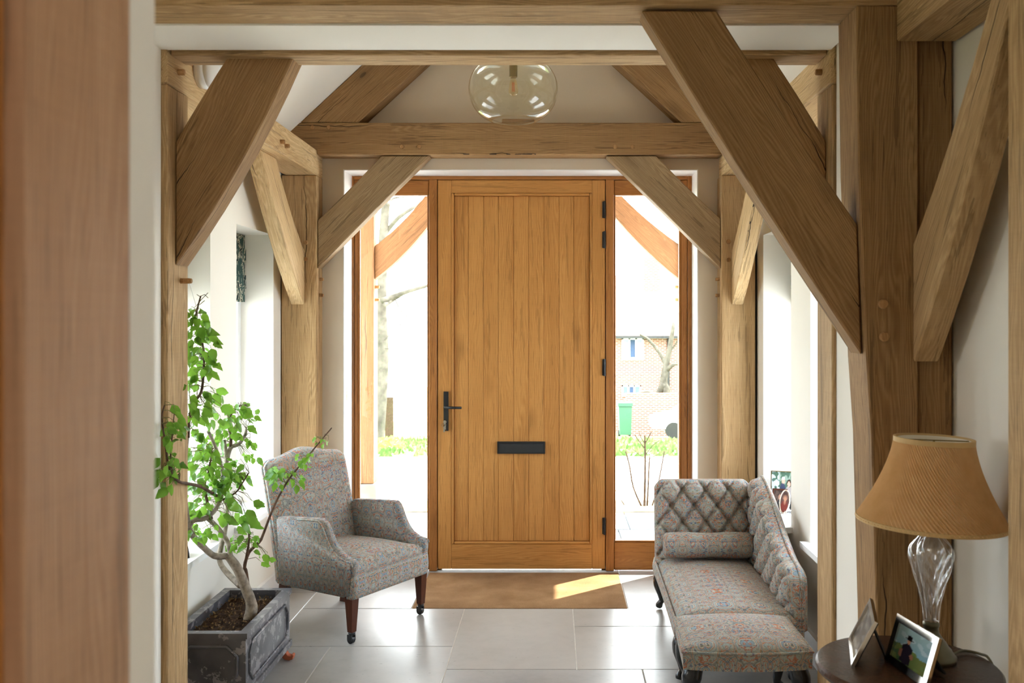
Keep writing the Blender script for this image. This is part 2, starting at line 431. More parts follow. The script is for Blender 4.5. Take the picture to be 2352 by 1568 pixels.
def timber(name, poly, ext, axis, mat, label, cat='timber', group=None, bev=.004, parent=None):
    ext = V(ext); z = V(axis).normalized(); x = (ext-z*ext.dot(z))
    x = x.normalized() if x.length > 1e-6 else z.orthogonal().normalized()
    y = z.cross(x); c = sum((V(p) for p in poly), V())/len(poly)+ext/2
    m = Matrix((x, y, z)).transposed().to_4x4(); m.translation = c
    bm = prism(B(), poly, ext); bmesh.ops.recalc_face_normals(bm, faces=bm.faces)
    bevel_sharp(bm, bev); bm.transform(m.inverted())
    o = obj(name, bm, mat, parent)
    o.matrix_basis = m
    if parent is not None: o.matrix_parent_inverse = basis(parent).inverted()
    return tag(o, label, cat, group)
def tbox(name, x0, x1, y0, y1, z0, z1, axis, mat, label, **kw):
    return timber(name, [(x0, y0, z0), (x1, y0, z0), (x1, y0, z1), (x0, y0, z1)], (0, y1-y0, 0), axis, mat, label, **kw)
def peg(parent, p, d, r=.011, ln=.014):
    p = V(p); d = V(d).normalized()
    bm = tube(B(), [p-d*.0005, p+d*ln*.8, p+d*ln], [r, r, r*.85], 10)
    o = obj('peg', bm, 'peg', parent); o.matrix_parent_inverse = basis(parent).inverted(); return o
def picture(name, w, h, fn, parent, mw, nx=36, ny=44):
    """flat printed picture in the local XZ plane, coloured per point"""
    bm = B(); lay = bm.loops.layers.float_color.new('Col')
    g = [[bm.verts.new((w*(i/nx-.5), 0, h*j/ny)) for i in range(nx+1)] for j in range(ny+1)]
    for j in range(ny):
        for i in range(nx):
            f = bm.faces.new((g[j][i], g[j][i+1], g[j+1][i+1], g[j+1][i]))
            for l, (a, b) in zip(f.loops, ((i, j), (i+1, j), (i+1, j+1), (i, j+1))): l[lay] = lin(fn(a/nx, b/ny))
    me = bpy.data.meshes.new(name); bm.to_mesh(me); bm.free(); me.materials.append(M['print'])
    o = link(name, me, parent); o.matrix_basis = mw; return o

# ------------------------------------------------------------------ the setting: floor, walls, ceilings
XL, XR, YC = -1.378, 1.03, 4.825                   # porch side walls and the face of the door wall
def struct(name, bm, mat, **kw): return obj(name, bm, mat, kind='structure', **kw)

fl = struct('floor', box(box(box(B(), -4.2, 1.3, -2.6, 2.3, -.12, 0), -4.2, 1.3, 2.3, 2.86, -.12, -.0035), -1.6, 1.25, 2.86, 5.1, -.12, -.0035), 'grout')
T0X, T0Y, TM = .089, 4.367, .2535
def tile(cells):
    p = [(T0X+i*TM, T0Y-j*TM) for i, j in cells]
    cx = sum(a for a, b in p)/len(p); cy = sum(b for a, b in p)/len(p)
    n = len(p); q = []
    area = sum(p[i][0]*p[(i+1) % n][1]-p[(i+1) % n][0]*p[i][1] for i in range(n))
    s = 1 if area > 0 else -1
    for i in range(n):                             # inset by half a joint
        a, b, c = V(p[i-1]), V(p[i]), V(p[(i+1) % n])
        d0 = (b-a).normalized(); d1 = (c-b).normalized()
        q.append(b+s*.0022*(V((-d0.y, d0.x))+V((-d1.y, d1.x))))
    h = -.0009+random.uniform(-.0005, .0005)
    bm = prism(B(), [(v.x, v.y, -.0115) for v in q], (0, 0, .0115+h)); bmesh.ops.recalc_face_normals(bm, faces=bm.faces)
    bevel_sharp(bm, .0014)
    obj('tile', bm, 'tile', fl)
MI0, MI1 = (-.667-T0X)/TM, (.347-T0X)/TM           # the mat well in tile units
jm = (T0Y-4.985)/TM; jd = (T0Y-5.06)/TM
R = lambda i0, j0, i1, j1: tile([(i0, j0), (i1, j0), (i1, j1), (i0, j1)])
iL, iR = (XL-T0X)/TM, (XR-T0X)/TM
R(-5, 0, -2, 2); R(-2, 0, 0, 3); R(-4, 2, -2, 5); R(0, 1, iR, 3); R(-2, 3, 1, 5); R(1, 3, iR, 5)
tile([(0, 0), (MI1, 0), (MI1, jd), (iR, jd), (iR, 1), (0, 1)])
R(-5, jd, MI0, 0); R(iL, jd, -5, -1); R(iL, -1, -5, 1); R(iL, 1, -5, 2); R(iL, 2, -4, 4); R(iL, 4, -4, 6)
R(-4, 5, -1, 7); R(-1, 5, 1, 8); R(1, 5, iR, 7); R(iL, 6, -4, 8); R(-4, 7, -1, 8); R(1, 7, iR, 8)
R(MI0, jd, MI1, jm)

wl = B()                                           # left porch wall with two window openings
def side_wall(bm, xa, xb):
    box(bm, xa, xb, 2.886, 5.06, -.05, .43); box(bm, xa, xb, 2.886, 5.06, 1.768, 2.30)
    for a, b in ((2.886, 3.21), (3.738, 4.045), (4.58, 5.06)): box(bm, xa, xb, a, b, .43, 1.768)
    return bm
struct('wall_left', side_wall(wl, -1.62, XL), 'wall')
struct('wall_right', side_wall(B(), XR, 1.272), 'wall')
wf = B()                                           # door wall up to the gable
AX = -.17
box(wf, -1.378, -1.09, YC, 5.06, -.05, 2.13); box(wf, .747, XR, YC, 5.06, -.05, 2.13)
prism(wf, [(-1.378, YC, 2.13), (XR, YC, 2.13), (XR, YC, 2.26), (AX, YC, 3.385), (-1.378, YC, 2.26)], (0, .235, 0))
struct('wall_front', wf, 'wall_beige')
rv = B(); box(rv, -1.0898, -1.085, YC-.0015, 5.008, 0, 2.125); box(rv, .742, .7468, YC-.0015, 5.008, 0, 2.125); box(rv, -1.0898, .7468, YC-.0015, 5.008, 2.125, 2.1298)
struct('trim_2', rv, 'white_paint')
SL = .935
cl = B()
prism(cl, [(-1.9, 2.86, 2.348+(-1.9+1.279)*SL), (AX, 2.86, 2.348+(AX+1.279)*SL), (AX, 2.86, 2.47+(AX+1.279)*SL), (-1.9, 2.86, 2.47+(-1.9+1.279)*SL)], (0, 2.25, 0))
prism(cl, [(AX, 2.86, 2.348+(AX+1.279)*SL), (1.56, 2.86, 2.348+(-1.9+1.279)*SL), (1.56, 2.86, 2.47+(-1.9+1.279)*SL), (AX, 2.86, 2.47+(AX+1.279)*SL)], (0, 2.25, 0))
struct('ceiling_porch', cl, 'ceiling')
prism_ = B(); prism(prism_, [(-1.7, 2.82, 2.44), (1.4, 2.82, 2.44), (AX, 2.82, 3.55)], (0, .035, 0)); struct('wall_gable', prism_, 'wall')
struct('ceiling_hall', box(box(B(), -4.2, 1.3, .62, 2.885, 2.42, 2.5), -1.216, .86, 2.652, 2.892, 2.188, 2.24), 'ceiling')
struct('wall_hall_left', box(B(), -4.2, -1.216, 2.652, 2.884, -.05, 2.42), 'wall')
struct('wall_hall_right', box(box(B(), .875, 1.3, 2.652, 2.884, -.05, 2.42), 1.082, 1.3, .803, 2.652, -.05, 2.42), 'wall')
we = B()                                           # far left end of the hall, with an opening added to light the table lamp
box(we, -4.2, -4.0, .62, 2.86, -.05, 1.25); box(we, -4.2, -4.0, .62, 2.86, 1.95, 2.42); box(we, -4.2, -4, .62, 1.6, 1.25, 1.95); box(we, -4.2, -4, 2.3, 2.86, 1.25, 1.95)
struct('wall_hall_end', we, 'wall')
wp = B()
box(wp, -4.2, -.344, .757, .803, -.05, 2.42); box(wp, .46, 1.3, .757, .803, -.05, 2.42); box(wp, -.344, .46, .757, .803, 2.05, 2.42)
struct('wall_partition', wp, 'wall')
# the room the photograph is taken from
wr = B()
box(wr, -4.2, -4.0, -2.6, .6, -.05, 2.42); box(wr, -4.2, 1.5, -2.8, -2.6, -.05, 2.42)
box(wr, 1.3, 1.5, -2.6, .8, -.05, .9); box(wr, 1.3, 1.5, -2.6, .8, 2.0, 2.42); box(wr, 1.3, 1.5, -2.6, -1.0, .9, 2.0); box(wr, 1.3, 1.5, -.6, .8, .9, 2.0)  # right wall, its opening added to light the near door lining
struct('wall_back', wr, 'wall')
struct('ceiling_back', box(B(), -4.2, 1.5, -2.8, .757, 2.42, 2.5), 'ceiling')

# door lining close to the camera
j = thing('door_2', kind='structure')
obj('lining', bx(-.47, -.344, .606, .755, -.02, 2.05, .003), 'jamb_oak', j)
obj('architrave', bx(-.50, -.3575, .585, .605, -.02, 2.05, .004), 'jamb_dark', j)
tag(j, 'oak lining of the inner doorway, close and blurred at the photo edge')

# windows of the porch sides: sill, frame, panes
def side_window(idx, y0, y1, left):
    s = -1 if left else 1
    w = XL if left else XR
    o = thing('window_%d' % idx, loc=(w, (y0+y1)/2, .43), kind='structure')
    f = B(); xo = w+s*.205; xi = w+s*.16
    a, b = min(xo, xi), max(xo, xi)
    box(f, a, b, y0, y0+.045, .43, 1.768); box(f, a, b, y1-.045, y1, .43, 1.768)
    box(f, a, b, y0+.045, y1-.045, .43, .475); box(f, a, b, y0+.045, y1-.045, 1.723, 1.768)
    obj('frame', f, 'white_paint', o, True)
    xm = (a+b)/2
    obj('pane', bx(xm-.004, xm+.004, y0+.044, y1-.044, .474, 1.724), 'tinted_pane', o, True)
    e = w-s*.036
    obj('sill', bx(min(e, xi), max(e, xi), y0-.03, y1+.03, .432, .456, .006, 2), 'white_paint', o, True)
side_window(1, 3.21, 3.738, True); side_window(2, 4.045, 4.58, True)
side_window(3, 3.21, 3.738, False); side_window(4, 4.045, 4.58, False)

struct('baseboard_left', bx(XL, XL+.016, 3.052, 4.698, 0, .11, .004), 'white_paint')
struct('baseboard_right', bx(XR-.016, XR, 3.052, 4.698, 0, .11, .004), 'white_paint')

# ------------------------------------------------------------------ front door and its sidelights, all at Y = 5.01
YD = 5.01
X = lambda px: xat(px, YD)
Z = lambda py: zat(py, YD)
tr = thing('trim_1', loc=(AX, YD, 0), kind='structure')
def fb(name, px0, px1, z0, z1, yo=0, th=.06, mat='frame_oak', par=tr, axis=(0, 0, 1), bev=.003):
    return tbox(name, X(px0), X(px1), YD+yo, YD+yo+th, z0, z1, axis, mat, None, cat=None, bev=bev, parent=par)
ZH = Z(404)
fb('jamb', 805.5, 812, 0, ZH, 0, .06); fb('jamb', 812.3, 822, 0, Z(412.3), .012, .05)
fb('jamb', 1580, 1590, 0, ZH, 0, .06); fb('jamb', 1564, 1579.6, 0, Z(412.3), .012, .05)
fb('head_rail', 812.3, 1579.6, Z(412), ZH, 0, .06, axis=(1, 0, 0))
fb('mullion', 985, 1003.5, 0, Z(412.3), 0, .06); fb('mullion', 1391.5, 1410, 0, Z(412.3), 0, .06)
for n, (a, b) in enumerate(((822.3, 984.7), (1410.3, 1563.7))):
    w = thing('window_%d' % (5+n), loc=((X(a)+X(b))/2, YD, 0), kind='structure')
    tbox('top_rail', X(a), X(b), YD+.010, YD+.055, Z(448), Z(412.6), (1, 0, 0), 'frame_oak', None, cat=None, parent=w)
    tbox('bottom_panel', X(a), X(b), YD+.010, YD+.055, .004, Z(1245), (1, 0, 0), 'frame_oak', None, cat=None, parent=w)
    for (p0, p1, z0, z1) in ((a, a+4, Z(1241), Z(448.3)), (b-4, b, Z(1241), Z(448.3)), (a, b, Z(1244.6), Z(1241.3))):
        tbox('glazing_bead', X(p0), X(p1), YD+.006, YD+.026, z0, z1, (0, 0, 1) if p1-p0 < 9 else (1, 0, 0), 'frame_oak', None, cat=None, bev=.002, parent=w)
    obj('pane', bx(X(a)+.002, X(b)-.002, YD+.030, YD+.036, Z(1242), Z(446)), 'pane', w, True)
d = thing('door_1', 'oak plank front door with black handle and letter plate', loc=((X(1005)+X(1390))/2, YD, 0), kind='structure')
D0, D1 = 1005.2, 1389.8
zt, zb = Z(413), Z(1307)
def dp(name, p0, p1, z0, z1, yo, th, axis, mat='door_oak', bev=.002): return tbox(name, X(p0), X(p1), YD+yo, YD+yo+th, z0, z1, axis, mat, None, cat=None, bev=bev, parent=d)
dp('stile', D0, 1036.5, zb, zt, .006, .05, (0, 0, 1)); dp('stile', 1360, D1, zb, zt, .006, .05, (0, 0, 1))
dp('top_rail', 1036.7, 1359.8, Z(443), zt, .006, .05, (1, 0, 0)); dp('bottom_rail', 1036.7, 1359.8, zb, Z(1250), .006, .05, (1, 0, 0))
for p0, p1, z0, z1, ax in ((1036.7, 1042, Z(1249.8), Z(443.2), (0, 0, 1)), (1354.8, 1359.8, Z(1249.8), Z(443.2), (0, 0, 1)), (1042.2, 1354.6, Z(448.5), Z(443.2), (1, 0, 0)), (1042.2, 1354.6, Z(1249.8), Z(1244.5), (1, 0, 0))):
    dp('bead', p0, p1, z0, z1, .002, .03, ax, 'door_oak', .004)
obj('core', bx(X(D0)+.002, X(D1)-.002, YD+.041, YD+.056, zb+.002, zt-.002), 'door_oak', d, True)
sm = [1042.2, 1075, 1110, 1144, 1179, 1214, 1249, 1284, 1318, 1354.6]
for a, b in zip(sm, sm[1:]): dp('plank', a, b-.15, Z(1244.3), Z(448.7), .020, .02, (0, 0, 1), 'door_oak', .003)
dp('stop', 1000, 1012, .004, zt, .0575, .02, (0, 0, 1), 'frame_oak'); dp('stop', 1383, 1395, .004, zt, .0575, .02, (0, 0, 1), 'frame_oak'); dp('stop', 1000, 1395, Z(420), ZH, .0785, .02, (1, 0, 0), 'frame_oak')
dp('threshold', 1003.6, 1391.4, .004, zb-.006, .002, .06, (1, 0, 0), 'nickel')
# lever handle
h = obj('handle_plate', bx(X(1019), X(1030), YD-.006, YD+.006, Z(989), Z(899), .004, 2), 'iron', d, True)
obj('lever', tube(tube(B(), [(X(1024), YD-.006, Z(934)), (X(1024), YD-.05, Z(934))], .008, 10), [(X(1022.5), YD-.046, Z(934)), (X(1062), YD-.046, Z(934.5))], [.0075, .0065], 10), 'iron', h, True, True)
obj('lock_cylinder', tube(B(), [(X(1022.5), YD-.006, Z(968)), (X(1022.5), YD-.016, Z(968))], .009, 14), 'nickel', h, True)
kb = bx(X(1020.4), X(1024.6), YD-.024, YD-.0165, Z(974), Z(964), .002)
ring = [(X(1021)+.011*math.cos(a), YD-.022, Z(975)+.011*math.sin(a)) for a in [i*PI/8 for i in range(17)]]
tube(kb, ring, .0012, 5); box(kb, X(1019.5), X(1023), YD-.024, YD-.022, Z(991), Z(978)); box(kb, X(1022), X(1025.5), YD-.0275, YD-.0255, Z(985), Z(975))
obj('keys', kb, 'nickel', h, True)
lp = obj('letter_plate', bx(X(1142), X(1252), YD+.004, YD+.0195, Z(1042), Z(1014.5), .003), 'iron', d, True)
obj('flap', bx(X(1146.5), X(1247.5), YD-.001, YD+.004, Z(1038.5), Z(1019.5), .002), 'iron_sheen', lp, True)
for y0, y1 in ((463, 500), (532, 569), (825, 862), (1189, 1226)):
    hb = bx(X(1383.5), X(1391), YD-.002, YD+.006, Z(y1), Z(y0), .002)
    tube(hb, [(X(1388.5), YD-.007, Z(y1+1)), (X(1388.5), YD-.007, Z(y0-1))], .006, 8)
    obj('hinge', hb, 'iron', d, True)

# ------------------------------------------------------------------ the oak frame
def zy(py, Y): return zat(py, Y)
PIN_L, PIN_R = -1.197, .850
GP, GB, GR, GT = 'posts of the oak frame', 'curved braces of the oak frame', 'rafters of the oak frame', 'beams of the oak frame'
pcl = tbox('oak_post', -1.376, PIN_L, 4.70, 4.823, 0, 2.082, (0, 0, 1), 'oak', 'square oak post in the far left corner behind the armchair', cat='post', group=GP)
pcr = tbox('oak_post', PIN_R-.004, 1.017, 4.70, 4.823, 0, 2.082, (0, 0, 1), 'oak', 'split oak post in the far right corner behind the chaise head', cat='post', group=GP)
pbl = tbox('oak_post', -1.36, PIN_L, 2.887, 3.05, 0, 2.082, (0, 0, 1), 'oak', 'oak post on the left in front of the potted plant', cat='post', group=GP)
pbr = tbox('oak_post', .862, 1.03, 2.887, 3.05, 0, 2.082, (0, 0, 1), 'oak', 'slim oak post on the right between chaise and round table', cat='post', group=GP)
obj('gap_shade', bx(1.018, 1.029, 4.72, 4.80, 0, 2.08), 'gap_shade', pcr, True); obj('gap_shade', bx(-1.3775, -1.3762, 4.7, 4.80, 0, 2.08), 'gap_shade', pcl, True)  # black strips painted in for the shade between post and wall
pll = tbox('wall_plate', -1.36, PIN_L, 2.887, 4.823, 2.083, 2.21, (0, 1, 0), 'oak_lit', 'oak wall plate running back along the left porch wall', cat='beam', group=GT)
plr = tbox('wall_plate', PIN_R+.004, 1.02, 2.887, 4.823, 2.083, 2.21, (0, 1, 0), 'oak_lit', 'oak wall plate running back along the right porch wall', cat='beam', group=GT)
tie = timber('tie_beam', [(-1.36, 4.70, 2.211), (PIN_L+.001, 4.70, 2.211), (PIN_L+.001, 4.70, 2.185), (PIN_R+.003, 4.70, 2.185), (PIN_R+.003, 4.70, 2.211), (1.02, 4.70, 2.211), (1.02, 4.70, 2.302), (.965, 4.70, 2.346), (-1.29, 4.70, 2.346), (-1.36, 4.70, 2.29)], (0, .123, 0), (1, 0, 0), 'oak_brown', 'wide oak tie beam across the porch above the front door', 'beam', GT)
bB = timber('oak_beam', [(-1.36, 2.905, 2.211), (PIN_L+.001, 2.905, 2.211), (PIN_L+.001, 2.905, 2.176), (PIN_R+.003, 2.905, 2.176), (PIN_R+.003, 2.905, 2.211), (1.02, 2.905, 2.211), (1.02, 2.905, 2.27), (-1.36, 2.905, 2.27)], (0, .118, 0), (1, 0, 0), 'oak', 'oak beam under the flat white ceiling strip, over both thin posts', 'beam', GT)
bA = tbox('oak_beam', -1.6, 1.08, 2.49, 2.65, 2.192, 2.418, (1, 0, 0), 'oak', 'nearest oak cross beam along the top edge of the photo', cat='beam', group=GT)
for nm, sx in (('left', 1), ('right', -1)):
    mx = lambda x: x if sx == 1 else 2*AX-x
    timber('rafter', [(mx(-1.279), 4.70, 2.3475), (mx(-.985), 4.70, 2.3475), (mx(AX-.001), 4.70, 3.095), (mx(AX-.001), 4.70, 3.375), ], (0, .12, 0), (mx(1)-mx(0), 0, .93), 'oak_brown', 'sloping oak rafter at the %s of the gable above the tie beam' % nm, 'rafter', GR)

def arc_pts(a, b, sag, n=7):
    a, b = V(a), V(b); d = b-a; nrm = V((d.y, -d.x)).normalized()
    return [a+d*(i/n)+nrm*sag*4*(i/n)*(1-i/n) for i in range(n+1)]
def brace_xz(Y, px, th, mat, label, sag_lo, sag_hi, extra_x=None):
    """px: tip, inner top, outer top, outer shoulder (pixels, at depth Y), in the plane of the frame"""
    p = [V((xat(a, Y), zat(b, Y))) for a, b in px]
    if extra_x is not None: p[0].x = extra_x; p[3].x = extra_x
    lo = arc_pts(p[0], p[1], sag_lo); hi = arc_pts(p[2], p[3], sag_hi)
    poly = [(q.x, Y, q.y) for q in lo+hi]
    return timber('oak_brace', poly, (0, th, 0), (p[1].x-p[0].x, 0, p[1].y-p[0].y), mat, label, 'brace', GB)
brace_xz(2.945, [(416, 610), (676, 126.5), (525, 126.5), (405, 325)], .10, 'oak_brown', 'curved oak brace at upper left joining the left post to the beam', .02, .002, PIN_L+.001)
pr = [(2*CX-416, 0)]
mB = lambda x: 2*AX-x
def brace_mirror(Y, px, th, mat, label, sag_lo, sag_hi, xe):
    p = [V((mB(xat(a, Y)), zat(b, Y))) for a, b in px]; p[0].x = xe; p[3].x = xe
    poly = [(q.x, Y, q.y) for q in arc_pts(p[0], p[1], -sag_lo)+arc_pts(p[2], p[3], -sag_hi)]
    return timber('oak_brace', poly, (0, th, 0), (p[1].x-p[0].x, 0, p[1].y-p[0].y), mat, label, 'brace', GB)
brace_mirror(2.945, [(416, 610), (676, 126.5), (525, 126.5), (405, 325)], .10, 'oak_brown', 'curved oak brace at upper right half hidden by the big near brace', .02, .002, .861)
brace_xz(4.715, [(726, 617), (987, 357.5), (876, 357.5), (727, 506)], .085, 'oak_grey', 'curved oak brace left of the front door under the tie beam', -.004, -.004, PIN_L+.001)
brace_xz(4.715, [(1655, 617), (1392, 357.5), (1507, 357.5), (1654, 502)], .085, 'oak_grey', 'curved oak brace right of the front door under the tie beam', .004, .004, PIN_R-.005)
def brace_yz(x0, x1, pts, mat, label, axis):
    return timber('oak_brace', [(x0, y, z) for y, z in pts], (x1-x0, 0, 0), axis, mat, label, 'brace', GB)
def qarc(a, b, sag, n=7): return [(q.x, q.y) for q in arc_pts(a, b, sag, n)]
pl = qarc((4.699, 1.427), (4.0, 2.0825), -.03)+qarc((4.22, 2.0825), (4.699, 1.70), .02)
brace_yz(-1.325, -1.257, pl, 'oak_lit', 'oak brace from the left wall plate down to the far left post', (0, -.7, .66))
brace_yz(.897, .955, pl, 'oak_lit', 'oak brace from the right wall plate down to the far right post', (0, -.7, .66))
# nearest frame on the right
YA = 2.49
pa = [(xat(1967, YA), YA, 2.191), (xat(1972, YA), YA, 1.75), (xat(1990, YA), YA, 1.25), (xat(2002, YA), YA, 1.04), (xat(2014, YA), YA, .52), (xat(2016, YA), YA, 0), (.974, YA, 0), (.974, YA, 2.191)]
poA = timber('oak_post', pa, (0, .16, 0), (0, 0, 1), 'oak_brown', 'thick near oak post with flared top behind the table lamp', 'post', GP)
tbox('oak_post', .984, 1.076, 2.515, 2.65, 0, 2.191, (0, 0, 1), 'oak_brown', 'dark oak post beside the thick one, against the right wall', cat='post', group=GP)
tbox('oak_post', .925, 1.078, 1.70, 1.90, 0, 2.085, (0, 0, 1), 'oak', 'oak post cut by the right edge of the photo beside the lamp shade', cat='post', group=GP)
tbox('wall_plate', .9145, 1.074, .81, 2.486, 2.093, 2.25, (0, 1, 0), 'oak', 'short length of oak wall plate at the top right corner', cat='beam', group=GT)
brace_xz(2.512, [(1979, 815), (1473, 24), (1646, 24), (1969, 515)], .085, 'oak_brown', 'big dark near brace slanting down to the thick post, knot near its top', -.006, .004, None)
na = qarc((2.488, 1.237), (1.925, 2.0915), -.035)+qarc((2.02, 2.0915), (2.488, 1.553), .02)
brace_yz(.959, 1.0275, na, 'oak', 'oak brace at far right leaning out towards the viewer above the lamp', (0, -.6, .8))
# pegs
for (a, b) in ((703, 557), (703, 595)): peg(pcl, at(a, b, 4.70), (0, -1, 0))
for (a, b) in ((1673, 555), (1673, 597)): peg(pcr, at(a, b, 4.70), (0, -1, 0))
for zz in (zat(641, 4.75), zat(678, 4.75)): peg(pcl, (PIN_L, 4.76, zz), (1, 0, 0), .009, .02); peg(pcr, (PIN_R-.004, 4.76, zz), (-1, 0, 0), .009, .02)
for a, b in ((755, 293), (718, 293), (923, 337), (963, 337), (1413, 337), (1453, 337), (1625, 293)): peg(tie, at(a, b, 4.70), (0, -1, 0), .011, .006)
for a, b in ((2027, 698), (2030, 773)): peg(poA, at(a, b, YA), (0, -1, 0), .013, .012)
peg(pbl, (PIN_L, 2.99, zat(645, 2.99)), (1, 0, 0), .009, .035)
for yy, zz in ((3.80, 2.145), (4.08, 2.13), (4.15, 2.125), (2.97, 2.14)): peg(pll, (PIN_L, yy, zz), (1, 0, 0), .010, .02)
peg(plr, (PIN_R+.004, 2.97, 2.14), (-1, 0, 0), .010, .02)

# ------------------------------------------------------------------ doormat in its well
tag(obj('doormat', bx(-.664, .344, 4.369, 4.983, -.0032, .0005, .002), 'coir'), 'brown coir doormat sunk in the floor before the front door', 'doormat')

# ------------------------------------------------------------------ pendant lamp
PX, PY = xat(1179, 3.87), 3.87
pz = zat(206, 3.87)
pn = thing('pendant_lamp', 'clear squashed-globe glass pendant lamp hanging from the ridge', 'lamp', (PX, PY, pz))
prof = [(.094*math.cos(t)+.0, 0) for t in (0,)]
gp = []
for i in range(25):
    t = -1.02+(i/24)*2.25
    gp.append((.187*math.cos(t)**.85 if math.cos(t) > 0 else .0, .145*math.sin(t)))
gp = [(max(r, .03), z) for r, z in gp]
gp = [(.088, -.130), (.095, -.131)]+gp
gl = obj('glass_globe', lathe(B(), gp, seg=56, caps=False), 'globe', pn, smooth=True)
obj('lamp_holder', lathe(B(), [(.006, .16), (.032, .16), (.034, .135), (.017, .13), (.017, .052), (.014, .05)], seg=24), 'brass', pn, smooth=False)
obj('bulb', lathe(B(), [(.010, .052), (.0125, .04), (.017, .02), (.0205, .0), (.0200, -.012), (.014, -.021), (.005, -.025), (.001, -.0255)], seg=24), 'bulb', pn, smooth=True)
fb_ = B()
for a in (0, 1, 2, 3): tube(fb_, [(.005*math.cos(a*1.6), .005*math.sin(a*1.6), -.008), (.004*math.cos(a*1.6), .004*math.sin(a*1.6), .03)], .0012, 5)
obj('filament', fb_, 'filament', pn)
obj('flex', tube(B(), [(0, 0, .16), (0, 0, 3.36-pz)], .004, 8), 'black_card', pn)
obj('ceiling_rose', lathe(B(), [(.05, 3.30-pz), (.045, 3.345-pz), (.01, 3.38-pz)][::-1], seg=24), 'brass', pn)
tag(tbox('wood_block', xat(1153, 4.75), xat(1228, 4.75), 4.73, 4.78, 2.3475, 2.372, (1, 0, 0), 'peg', 'small oak block lying on top of the tie beam', cat='block'))

# white round alarm or bulkhead fitting on the left plate
wl_ = thing('bulkhead_light', 'round white fitting on the left wall plate behind the brace', 'fitting', (PIN_L+.001, 3.15, 2.195))
for nm, pr_, m_ in (('back_box', [(.045, 0), (.062, .0), (.064, .02), (.06, .03)], 'plastic'), ('cover', [(.06, .0305), (.055, .045), (.04, .056), (.015, .06)], 'plastic')):
    bm = lathe(B(), pr_, seg=32); bm.transform(Matrix.Rotation(PI/2, 4, 'Y')); obj(nm, bm, m_, wl_, smooth=True)
tag(obj('switch_plate', bx(-1.0898, -1.084, 4.87, 4.895, zat(920, 4.88), zat(889, 4.88), .002), 'nickel'), 'narrow grey switch plate on the white reveal left of the door', 'switch')
for w_, s_, y0_, y1_, txt in ((XL, -1, 4.048, 4.577, 'green printed fabric blind in the far left window'), (XL, -1, 3.213, 3.735, 'green printed fabric blind in the near left window, behind the plant'),
                             (XR, 1, 4.048, 4.577, 'green printed fabric blind in the far right window'), (XR, 1, 3.213, 3.735, 'green printed fabric blind in the near right window')):
    bl = thing('roman_blind', txt, 'blind', (w_+s_*.15, (y0_+y1_)/2, 1.76), 0, 'printed blinds at the porch windows')
    for i in range(5):
        z1 = 1.765-i*.065; a_ = w_+s_*(.152-.004*(i % 2)); b_ = w_+s_*(.14-.006*(i % 2))
        obj('fold', bx(min(a_, b_), max(a_, b_), y0_, y1_, z1-.066, z1, .003), 'blind', bl, True)

# ------------------------------------------------------------------ armchair
def fabric(bm, name, par, mat='tapestry', **kw): return obj(name, bm, mat, par, smooth=True, **kw)
ch = thing('armchair', 'low tapestry armchair with mahogany front legs on castors', 'chair', (-.926, 4.203, 0), math.atan2(.857, .514))
HW = .252
def rprism(poly, x0, x1, r=.018, seg=3):
    bm = prism(B(), [(x0, y, z) for y, z in poly], (x1-x0, 0, 0)); bmesh.ops.recalc_face_normals(bm, faces=bm.faces)
    bevel_sharp(bm, r, seg, .6); return bm
def arm_profile():
    p = [(-.245, .192), (-.258, .30), (-.262, .333)]
    p += [(-.252, .348), (-.215, .354), (-.172, .374), (-.138, .410), (-.115, .45), (-.098, .482), (-.084, .498), (-.06, .504)]
    p += [(.05, .497), (.185, .488), (.175, .192)]
    return p
for s in (-1, 1):
    xa, xb = (s*HW, s*(HW-.056))
    bm = rprism(arm_profile(), min(xa, xb), max(xa, xb), .014, 2)
    for v in bm.verts: v.co.x += s*.010*max(0, (v.co.z-.2)/.3)*1.0
    a_ = fabric(bm, 'arm', ch, 'tapestry_rib')
    pp = [(s*(HW-.005+.010*max(0, (z-.2)/.3)), y+.004, z-.005) for y, z in arm_profile()[2:12]]
    fabric(tube(B(), smooth_path(pp, 3), .0042, 6), 'piping', a_)
# seat apron and cushion
ap = pad(B(), lambda u, v: (lerp(-HW+.004, HW-.004, u), -.222, lerp(.190, .285, v)), (0, -1, 0), 24, 6, lambda u, v: .032+.006*rnd_edge(min(u, 1-u)*.5, .03)+.006*math.sin(PI*v))
fabric(ap, 'seat_apron', ch)
st = pad(B(), lambda u, v: (lerp(-HW+.06-.055*max(0, 1-v/.1), HW-.06+.055*max(0, 1-v/.1), u), lerp(-.256, .17, v), .262), (0, 0, 1), 26, 26,
         lambda u, v: .046+.026*rnd_edge(min(u, 1-u)*.42, .06)*rnd_edge(min(v*.43, .2), .05)+.028*math.sin(PI*u)*math.sin(PI*min(1, v*.8+.15)))
fabric(st, 'seat', ch)
fabric(bx(-HW+.02, HW-.02, -.22, .20, .192, .262, .01), 'seat_frame', ch)
